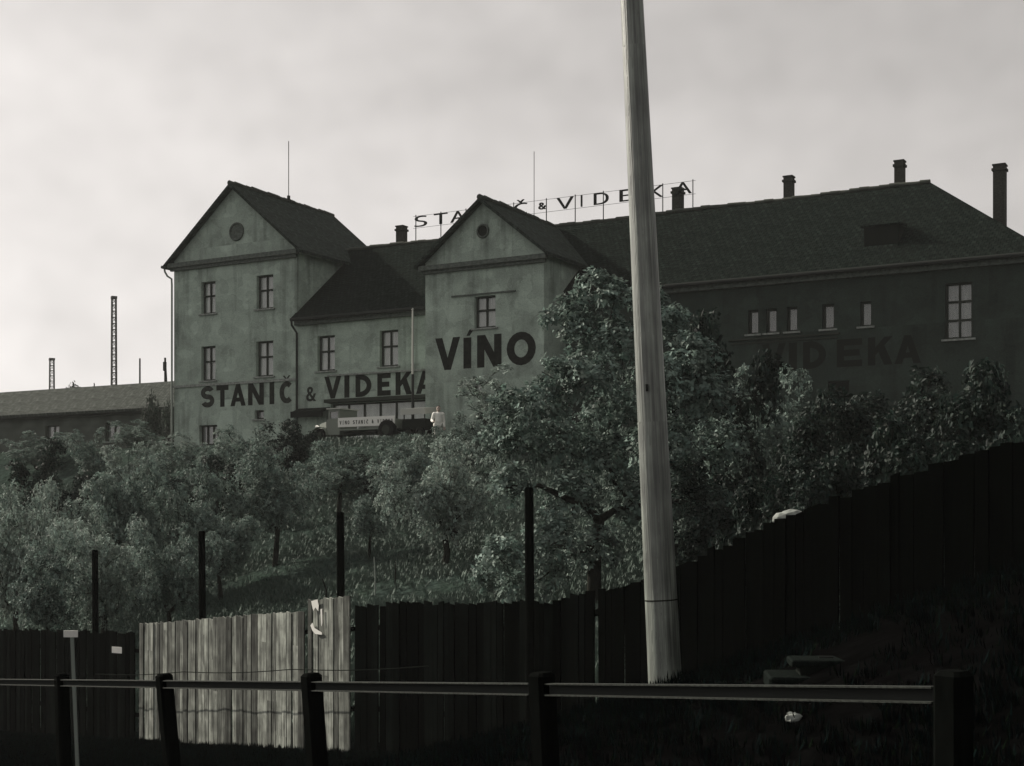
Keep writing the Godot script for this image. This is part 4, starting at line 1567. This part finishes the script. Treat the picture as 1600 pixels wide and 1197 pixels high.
func build_person() -> void:
	var foot := place(18.9, -0.62, 4.5)
	foot.y = on_land(foot.x, -foot.z).y - 0.35
	var o := thing("person", "person in a white shirt and grey trousers standing in the bushes beside the cart", "person", foot, 0.2)
	var V := func(x: float, y: float, z: float) -> Vector3: return Vector3(x, y, z)
	var body := [
		[V.call(-0.09, 0.88, 0), V.call(0.09, 0.88, 0), 0.11, 0.11], [V.call(0, 0.9, 0), V.call(0, 1.05, 0.01), 0.13, 0.125], [V.call(0, 1.05, 0.01), V.call(0, 1.28, 0), 0.125, 0.14], [V.call(-0.15, 1.33, 0), V.call(0.15, 1.33, 0), 0.07, 0.07],
		[V.call(0, 1.36, 0), V.call(0, 1.46, 0.01), 0.055, 0.05], [V.call(0, 1.53, 0.015), V.call(0, 1.58, 0.01), 0.085, 0.088], [V.call(0, 1.47, 0.05), V.call(0, 1.5, 0.06), 0.045, 0.05], [V.call(0, 1.525, 0.095), V.call(0, 1.505, 0.112), 0.014, 0.016],
		[V.call(-0.095, 0.84, 0), V.call(-0.10, 0.46, 0.02), 0.085, 0.055], [V.call(-0.10, 0.46, 0.02), V.call(-0.10, 0.09, -0.01), 0.055, 0.04], [V.call(0.095, 0.84, 0), V.call(0.11, 0.46, 0.02), 0.085, 0.055], [V.call(0.11, 0.46, 0.02), V.call(0.12, 0.09, -0.01), 0.055, 0.04],
		[V.call(-0.10, 0.05, -0.03), V.call(-0.11, 0.035, 0.15), 0.045, 0.035], [V.call(0.12, 0.05, -0.03), V.call(0.13, 0.035, 0.15), 0.045, 0.035],
		[V.call(-0.19, 1.33, 0), V.call(-0.27, 1.07, 0.0), 0.055, 0.042], [V.call(-0.27, 1.07, 0), V.call(-0.26, 1.0, 0.24), 0.04, 0.03], [V.call(-0.26, 1.0, 0.24), V.call(-0.25, 0.99, 0.31), 0.03, 0.035],
		[V.call(0.19, 1.33, 0), V.call(0.23, 1.05, -0.02), 0.055, 0.042], [V.call(0.23, 1.05, -0.02), V.call(0.24, 0.82, 0.06), 0.04, 0.03], [V.call(0.24, 0.82, 0.06), V.call(0.24, 0.75, 0.08), 0.03, 0.036]]
	for s in [[-0.25, 0.99, 0.33, 0.0, 0.0, 1.0], [0.24, 0.73, 0.085, 0.0, -1.0, 0.1]]:
		for i in 4:
			var a: Vector3 = V.call(s[0] + (i - 1.5) * 0.02, s[1], s[2])
			var l: float = [0.055, 0.065, 0.062, 0.048][i]
			body.append([a, a + V.call(s[3], s[4], s[5]) * l + V.call(0, -0.01, 0.01), 0.0095, 0.0085])
		var b: Vector3 = V.call(s[0] + 0.035, s[1] + 0.02, s[2] - 0.02)
		body.append([b, b + V.call(0.02, s[4] * 0.04, s[5] * 0.04 + 0.02), 0.011, 0.009])
	put("body", skin(body, 0.014, 0.03, M.skin), o)
	var shirt := []
	var legs := []
	for i in [0, 1, 2, 3, 14, 15, 17, 18]:
		var b: Array = body[i].duplicate()
		b[2] += 0.02
		b[3] += 0.018
		shirt.append(b)
	for i in [0, 8, 9, 10, 11]:
		var b: Array = body[i].duplicate()
		b[2] += 0.018
		b[3] += 0.02
		legs.append(b)
	put("shirt", skin(shirt, 0.018, 0.03, M.shirt), o)
	put("trousers", skin(legs, 0.018, 0.02, M.trousers), o)
	put("hair", skin([[V.call(0, 1.6, -0.015), V.call(0, 1.56, -0.03), 0.09, 0.085]], 0.012, 0.01, M.hair), o)


# ---------------------------------------------------------------- far off

func build_far() -> void:
	# lattice masts on the hill
	for s in [[178, 467, 180.0, 0.62, "taller dark lattice mast on the far hill"], [81, 563, 220.0, 0.75, "shorter lattice mast near the far bushes"]]:
		var d: float = s[2]
		var x: float = (s[0] - 800.0) / 2200.0 * d
		var foot := on_land(x, d)
		var h: float = EYE + (815.0 - s[1]) / 2200.0 * d - foot.y
		var w: float = s[3]
		var o := thing("lattice_mast", s[4], "mast", foot, 0.5, "lattice masts on the far hill")
		var g := Geo.new()
		for c in [Vector2(-1, -1), Vector2(1, -1), Vector2(1, 1), Vector2(-1, 1)]:
			g.bar(Vector3(c.x * w * 0.5, -0.5, c.y * w * 0.5), Vector3(c.x * w * 0.4, h, c.y * w * 0.4), 0.12, 0.12)
		kind(put("legs", g.mesh(M.iron), o), "stuff")
		g = Geo.new()
		var n := int(h / 0.75)
		for i in n:
			var y0 := h * i / n
			var y1 := h * (i + 1) / n
			var k := w * lerpf(0.5, 0.4, float(i) / n)
			var cs := [Vector3(-k, 0, -k), Vector3(k, 0, -k), Vector3(k, 0, k), Vector3(-k, 0, k)]
			for j in 4:
				var a: Vector3 = cs[j]
				var b: Vector3 = cs[(j + 1) % 4]
				g.bar(a + Vector3(0, y0, 0), b + Vector3(0, y0, 0), 0.07, 0.07)
				g.bar(a + Vector3(0, y0, 0), b + Vector3(0, y1, 0), 0.06, 0.06)
		kind(put("bracing", g.mesh(M.iron), o), "stuff")
		g = Geo.new()
		g.box(Vector3(0, h + 0.15, 0), Vector3(w * 1.1, 0.35, w * 1.1))
		put("head", g.mesh(M.iron), o)
	# plain and braced poles
	var d2 := 140.0
	var f2 := on_land((218.5 - 800.0) / 2200.0 * d2, d2)
	var g2 := Geo.new()
	g2.tube([Vector3(0, -0.5, 0), Vector3(0, EYE + 255.0 / 2200.0 * d2 - f2.y, 0)], [0.11, 0.08], 8)
	tag(put("far_pole", g2.mesh(M.bark), self, f2), "thin plain pole on the skyline between the lattice mast and the braced pole", "pole")
	d2 = 96.0
	var f3 := on_land((258.0 - 800.0) / 2200.0 * d2, d2)
	var h3 := EYE + 256.0 / 2200.0 * d2 - f3.y
	var o3 := thing("braced_pole", "pole with a slanting brace on the skyline against the gabled end", "pole", f3)
	g2 = Geo.new()
	g2.tube([Vector3(0, -0.5, 0), Vector3(0, h3, 0)], [0.08, 0.07], 8)
	put("shaft", g2.mesh(M.bark), o3)
	g2 = Geo.new()
	g2.tube([Vector3(0.5, -0.5, 0.2), Vector3(0.04, h3 - 0.5, 0)], [0.05, 0.05], 8)
	put("brace", g2.mesh(M.bark), o3)
	g2 = Geo.new()
	g2.box(Vector3(0, h3 - 0.6, 0.1), Vector3(0.2, 0.6, 0.2))
	put("junction_box", g2.mesh(M.iron), o3)
	# a long low shed behind the gabled end
	var w3 := thing("long_shed", "long low shed with a grey roof and dark eaves running out beyond the gabled end", "shed", place(-26.0, 0.0, -6.0), -deg_to_rad(29.604))
	var ln := 25.6
	g2 = Geo.new()
	wall_panel(g2, 0, ln, -2.5, 3.1, 0, [[10.0, 11.2, 1.2, 2.3], [15.0, 16.2, 1.2, 2.3], [20.0, 21.2, 1.2, 2.3]])
	g2.quad(Vector3(0, -2.5, -7), Vector3(ln, -2.5, -7), Vector3(ln, 3.1, -7), Vector3(0, 3.1, -7), Vector3.FORWARD)
	for x in [0.0, ln]:
		var side := Vector3.LEFT if x == 0.0 else Vector3.RIGHT
		g2.quad(Vector3(x, -2.5, 0), Vector3(x, 3.1, 0), Vector3(x, 3.1, -7), Vector3(x, -2.5, -7), side)
		g2.tri(Vector3(x, 3.1, 0), Vector3(x, 3.1, -7), Vector3(x, 4.75, -3.5), side)
	put("wall", g2.mesh(M.shed_plaster), w3)
	for x in [10.0, 15.0, 20.0]:
		window(w3, x, x + 1.2, 1.2, 2.3, 0, 2, 1, false)
	g2 = Geo.new()
	slab(g2, Vector3(-0.3, 4.95, -3.5), Vector3(ln + 0.3, 4.95, -3.5), Vector3(ln + 0.3, 3.0, 0.5), Vector3(-0.3, 3.0, 0.5))
	slab(g2, Vector3(-0.3, 4.95, -3.5), Vector3(ln + 0.3, 4.95, -3.5), Vector3(ln + 0.3, 3.0, -7.5), Vector3(-0.3, 3.0, -7.5))
	var sr := put("roof", g2.mesh(M.grey_roof), w3)
	g2 = Geo.new()
	g2.box(Vector3(ln * 0.5, 2.86, 0.42), Vector3(ln + 0.5, 0.26, 0.05))
	put("fascia", g2.mesh(M.dark), sr)


# ---------------------------------------------------------------- the whole

func sky_image() -> ImageTexture:
	var f := FastNoiseLite.new()
	f.seed = 9
	f.frequency = 1.6
	f.fractal_octaves = 5
	var im := Image.create(1024, 512, false, Image.FORMAT_RGBF)
	for y in 512:
		var up := PI * (0.5 - (y + 0.5) / 512.0)
		for x in 1024:
			var a := TAU * (x + 0.5) / 1024.0   # the middle of the view is at the picture's edge
			var p := Vector3(sin(a) * cos(up), sin(up), -cos(a) * cos(up))
			var e := clampf(up / 0.45, 0.0, 1.0)
			var w := lerpf(SKY_LOW, SKY_HIGH, e)
			if up < 0.0:
				w = 0.10
			else:
				var off := p.angle_to(SUN)
				w *= 0.36 + 0.95 * exp(-pow(off / 1.0, 1.5))   # the bright quarter of the sky lies round the sun
				w *= 1.0 + 0.17 * f.get_noise_3d(p.x * 2.0, p.y * 5.0, p.z * 2.0) + 0.10 * f.get_noise_3d(p.x * 9.0 + 7.0, p.y * 14.0, p.z * 9.0) + 0.05 * f.get_noise_3d(p.x * 30.0, p.y * 40.0 + 9.0, p.z * 30.0)
			im.set_pixel(x, y, Color(w * 1.03, w * 0.985, w * 0.955))
	return ImageTexture.create_from_image(im)


const SUN := Vector3(-0.728, 0.514, -0.454)
const SKY_LOW := 0.90
const SKY_HIGH := 0.53

func _ready() -> void:
	var cam := Camera3D.new()
	cam.name = "camera"
	cam.position = Vector3(0, EYE, 0)
	cam.projection = Camera3D.PROJECTION_FRUSTUM
	cam.near = 0.1
	cam.far = 1500.0
	cam.size = 2.0 * 0.1 * 598.5 / 2200.0
	cam.frustum_offset = Vector2(0, 0.1 * 216.5 / 2200.0)
	add_child(cam)
	cam.current = true

	var env := Environment.new()
	var sky := Sky.new()
	var pan := PanoramaSkyMaterial.new()
	pan.panorama = sky_image()
	sky.sky_material = pan
	env.background_mode = Environment.BG_SKY
	env.sky = sky
	env.tonemap_mode = Environment.TONE_MAPPER_LINEAR
	env.tonemap_exposure = 1.3
	env.sdfgi_enabled = true
	env.ssao_enabled = true
	env.ssil_enabled = true
	env.fog_enabled = true
	env.fog_density = 0.0003
	env.fog_light_color = Color(0.80, 0.81, 0.80)
	var we := WorldEnvironment.new()
	we.name = "environment"
	we.environment = env
	add_child(we)

	var sun := DirectionalLight3D.new()
	sun.name = "sun"
	sun.light_energy = 1.6
	sun.light_color = Color(1.0, 0.965, 0.91)
	sun.light_angular_distance = 0.5
	sun.shadow_enabled = true
	add_child(sun)
	sun.look_at_from_position(Vector3.ZERO, -SUN, Vector3.UP)

	materials()
	build_ground()
	build_winery()
	build_roof_sign()
	build_far()
	build_big_tree()
	build_plants()
	build_grass()
	build_fences()
	build_railing()
	build_pole()
	build_small_signs()
	build_stakes()
	build_slab()
	build_truck()
	build_person()
const PLANTS := [
	["fruit_a", -6.96, 41.4, 1.06, 0.81, 0.00, "fruit tree with a forked trunk growing below the gable lettering", "tree", "fruit trees in the orchard"],
	["fruit_b", -1.73, 36.3, 1.04, 0.77, 2.40, "broad fruit tree with slanting bare limbs beside the chestnut", "tree", "fruit trees in the orchard"],
	["fruit_c", -9.20, 40.5, 1.15, 0.80, 4.80, "pale fruit tree behind the post in the middle of the pale boards", "tree", "fruit trees in the orchard"],
	["fruit_a", -10.50, 39.5, 1.24, 0.77, 0.92, "wide fruit tree above the start of the pale boards", "tree", "fruit trees in the orchard"],
	["fruit_b", -12.77, 41, 1.21, 0.77, 3.32, "fruit tree above the small white signpost", "tree", "fruit trees in the orchard"],
	["fruit_c", -5.77, 47, 0.74, 0.87, 5.72, "shaded fruit tree directly below the lorry", "tree", "fruit trees in the orchard"],
	["fruit_c", -3.99, 39.5, 0.55, 0.49, 1.83, "small slim fruit tree beside the tall post of the torn paper", "tree", "fruit trees in the orchard"],
	["fruit_a", -7.76, 37.5, 0.76, 0.59, 4.23, "low fruit tree in shade between the two posts of the pale boards", "tree", "fruit trees in the orchard"],
	["fruit_b", -9.89, 34, 1.04, 0.67, 0.35, "fruit tree pressed against the post by the white signs", "tree", "fruit trees in the orchard"],
	["fruit_c", -10.55, 32, 0.98, 0.67, 2.75, "fruit tree at the edge of the picture over the dark boards", "tree", "fruit trees in the orchard"],
	["fruit_a", -7.90, 32.5, 0.85, 0.57, 5.15, "fruit tree just behind the first pale boards", "tree", "fruit trees in the orchard"],
	["fruit_b", -13.47, 38, 1.44, 0.68, 1.27, "fruit tree at the outer edge, above the dark boards", "tree", "fruit trees in the orchard"],
	["fruit_a", -3.60, 44, 0.75, 0.56, 3.67, "fruit tree below the wheel of the lorry", "tree", "fruit trees in the orchard"],
	["shrub_a", -9.76, 53, 0.99, 1.01, 6.07, "bushy shrub under the letter C painted on the gable block", "shrub", "shrubs on the slope"],
	["shrub_b", -8.75, 55, 0.87, 0.86, 2.18, "dark shrub at the front bumper of the lorry", "shrub", "shrubs on the slope"],
	["shrub_b", -5.45, 50, 0.57, 1.33, 4.58, "dark low shrub on the bank under the lorry", "shrub", "shrubs on the slope"],
	["shrub_a", -3.64, 50, 0.70, 0.88, 0.70, "shrub under the tail of the lorry", "shrub", "shrubs on the slope"],
	["shrub_a", -1.59, 50, 0.82, 0.95, 3.10, "shrub at the foot of the block lettered for wine", "shrub", "shrubs on the slope"],
	["shrub_b", 0.00, 52, 0.76, 0.98, 5.50, "dark shrub below the round letter O on the wine block", "shrub", "shrubs on the slope"],
	["sapling_a", -0.66, 52, 1.21, 1.77, 1.62, "loose young tree reaching the letter N of the wine lettering", "tree", ""],
	["shrub_c", -16.78, 52, 1.39, 1.00, 4.02, "spreading dark shrub below the long shed at the outer edge", "shrub", "shrubs on the slope"],
	["shrub_a", -17.86, 60, 0.93, 0.88, 0.14, "shrub in front of the middle of the long low shed", "shrub", "shrubs on the slope"],
	["sapling_a", -15.65, 56, 0.97, 0.99, 2.54, "upright sapling below the lattice mast", "tree", "saplings below the gabled block"],
	["sapling_a", -14.71, 56, 0.97, 0.99, 4.94, "tallest upright sapling below the long shed", "tree", "saplings below the gabled block"],
	["sapling_a", -13.94, 57, 0.81, 1.07, 1.05, "upright sapling under the corner downpipe of the gabled block", "tree", "saplings below the gabled block"],
	["sapling_a", -12.95, 57, 0.72, 0.97, 3.45, "upright sapling before the cellar window", "tree", "saplings below the gabled block"],
	["sapling_a", -11.76, 56, 0.78, 1.02, 5.85, "upright sapling under the painted letter T", "tree", "saplings below the gabled block"],
	["shrub_a", -12.50, 50, 1.06, 1.10, 1.97, "shrub among the saplings below the gabled block", "shrub", "shrubs on the slope"],
	["shrub_b", -10.25, 49, 0.97, 1.00, 4.37, "dark shrub below the cellar window", "shrub", "shrubs on the slope"],
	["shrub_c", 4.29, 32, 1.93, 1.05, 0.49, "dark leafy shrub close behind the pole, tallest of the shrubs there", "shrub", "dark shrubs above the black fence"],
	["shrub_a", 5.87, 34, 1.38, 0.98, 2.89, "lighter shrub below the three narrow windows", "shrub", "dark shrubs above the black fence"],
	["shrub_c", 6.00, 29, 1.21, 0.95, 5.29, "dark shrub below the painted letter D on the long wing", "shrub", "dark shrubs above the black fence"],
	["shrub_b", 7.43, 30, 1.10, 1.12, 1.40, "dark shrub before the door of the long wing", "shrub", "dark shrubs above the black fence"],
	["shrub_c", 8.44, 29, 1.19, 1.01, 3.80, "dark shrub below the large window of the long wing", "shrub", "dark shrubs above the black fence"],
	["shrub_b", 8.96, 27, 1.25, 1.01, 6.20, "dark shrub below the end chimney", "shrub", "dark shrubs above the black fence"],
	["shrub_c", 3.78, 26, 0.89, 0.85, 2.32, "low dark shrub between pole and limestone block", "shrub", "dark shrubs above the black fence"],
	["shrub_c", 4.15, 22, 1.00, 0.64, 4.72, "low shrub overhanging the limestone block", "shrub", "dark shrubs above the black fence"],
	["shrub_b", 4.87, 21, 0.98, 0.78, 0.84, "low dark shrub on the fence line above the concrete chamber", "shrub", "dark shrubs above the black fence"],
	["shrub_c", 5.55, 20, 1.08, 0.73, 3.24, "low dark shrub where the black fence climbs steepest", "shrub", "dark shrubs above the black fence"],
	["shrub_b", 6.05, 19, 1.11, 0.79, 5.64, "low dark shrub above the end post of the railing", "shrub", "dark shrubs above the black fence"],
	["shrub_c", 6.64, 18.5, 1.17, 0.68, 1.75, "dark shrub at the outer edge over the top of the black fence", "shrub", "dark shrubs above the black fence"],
	["far_a", -47.18, 150, 1.56, 1.36, 4.15, "bare-topped far tree beside the shorter lattice mast", "tree", "far trees on the skyline"],
	["far_a", -44.91, 152, 1.48, 0.86, 0.27, "thin far tree on the skyline between the lattice masts", "tree", "far trees on the skyline"],
	["far_a", -20.22, 79, 1.11, 0.38, 2.67, "round bush before the shed roof, below the thin plain pole", "tree", ""],
	["far_a", -18.79, 77, 0.97, 0.26, 5.07, "dark bush against the corner of the gabled block", "tree", ""],
	["shrub_a", -19.15, 72, 0.60, 1.27, 1.19, "shrub close against the wall of the long low shed", "shrub", "shrubs on the slope"],
	["shrub_a", -22.20, 66, 0.67, 1.45, 3.59, "pale shrub at the outer end of the long low shed", "shrub", "shrubs on the slope"],
]
const BIG_LOBES := [
	[0.06, 6.23, -0.58, 0.38],
	[-0.37, 5.89, -0.87, 0.31],
	[0.42, 5.94, -0.23, 0.39],
	[-0.80, 5.65, -0.76, 0.22],
	[-0.18, 5.38, -0.95, 0.49],
	[0.54, 5.03, -0.22, 0.54],
	[-0.15, 4.29, 0.92, 0.56],
	[-0.75, 4.37, 0.66, 0.39],
	[-0.99, 3.81, 0.58, 0.52],
	[0.44, 3.80, -0.61, 0.65],
	[-1.60, 3.75, 0.08, 0.44],
	[-1.35, 3.16, -0.49, 0.56],
	[-0.57, 3.04, -0.72, 0.65],
	[-1.86, 3.18, -0.87, 0.36],
	[0.32, 2.78, -0.63, 0.65],
	[1.18, 4.16, 0.94, 0.62],
	[1.81, 4.67, 0.72, 0.52],
	[2.06, 3.95, 0.67, 0.62],
	[1.33, 2.97, 0.66, 0.67],
	[1.73, 2.02, -0.67, 0.67],
	[0.81, 1.88, -0.42, 0.59],
	[-0.49, 2.00, 0.28, 0.58],
	[-1.60, 2.24, 0.51, 0.44],
	[-0.85, 1.20, 0.78, 0.54],
	[-1.84, 0.88, 0.84, 0.43],
	[-2.12, 0.41, -0.91, 0.31],
	[-1.54, 0.29, 0.23, 0.32],
	[-0.98, 0.52, 0.38, 0.44],
	[0.02, 1.01, 0.01, 0.53],
	[2.50, 3.04, -0.71, 0.60],
	[1.47, 5.45, -0.06, 0.40],
	[1.11, 6.02, -0.90, 0.38],
	[2.14, 1.75, 0.96, 0.51],
]
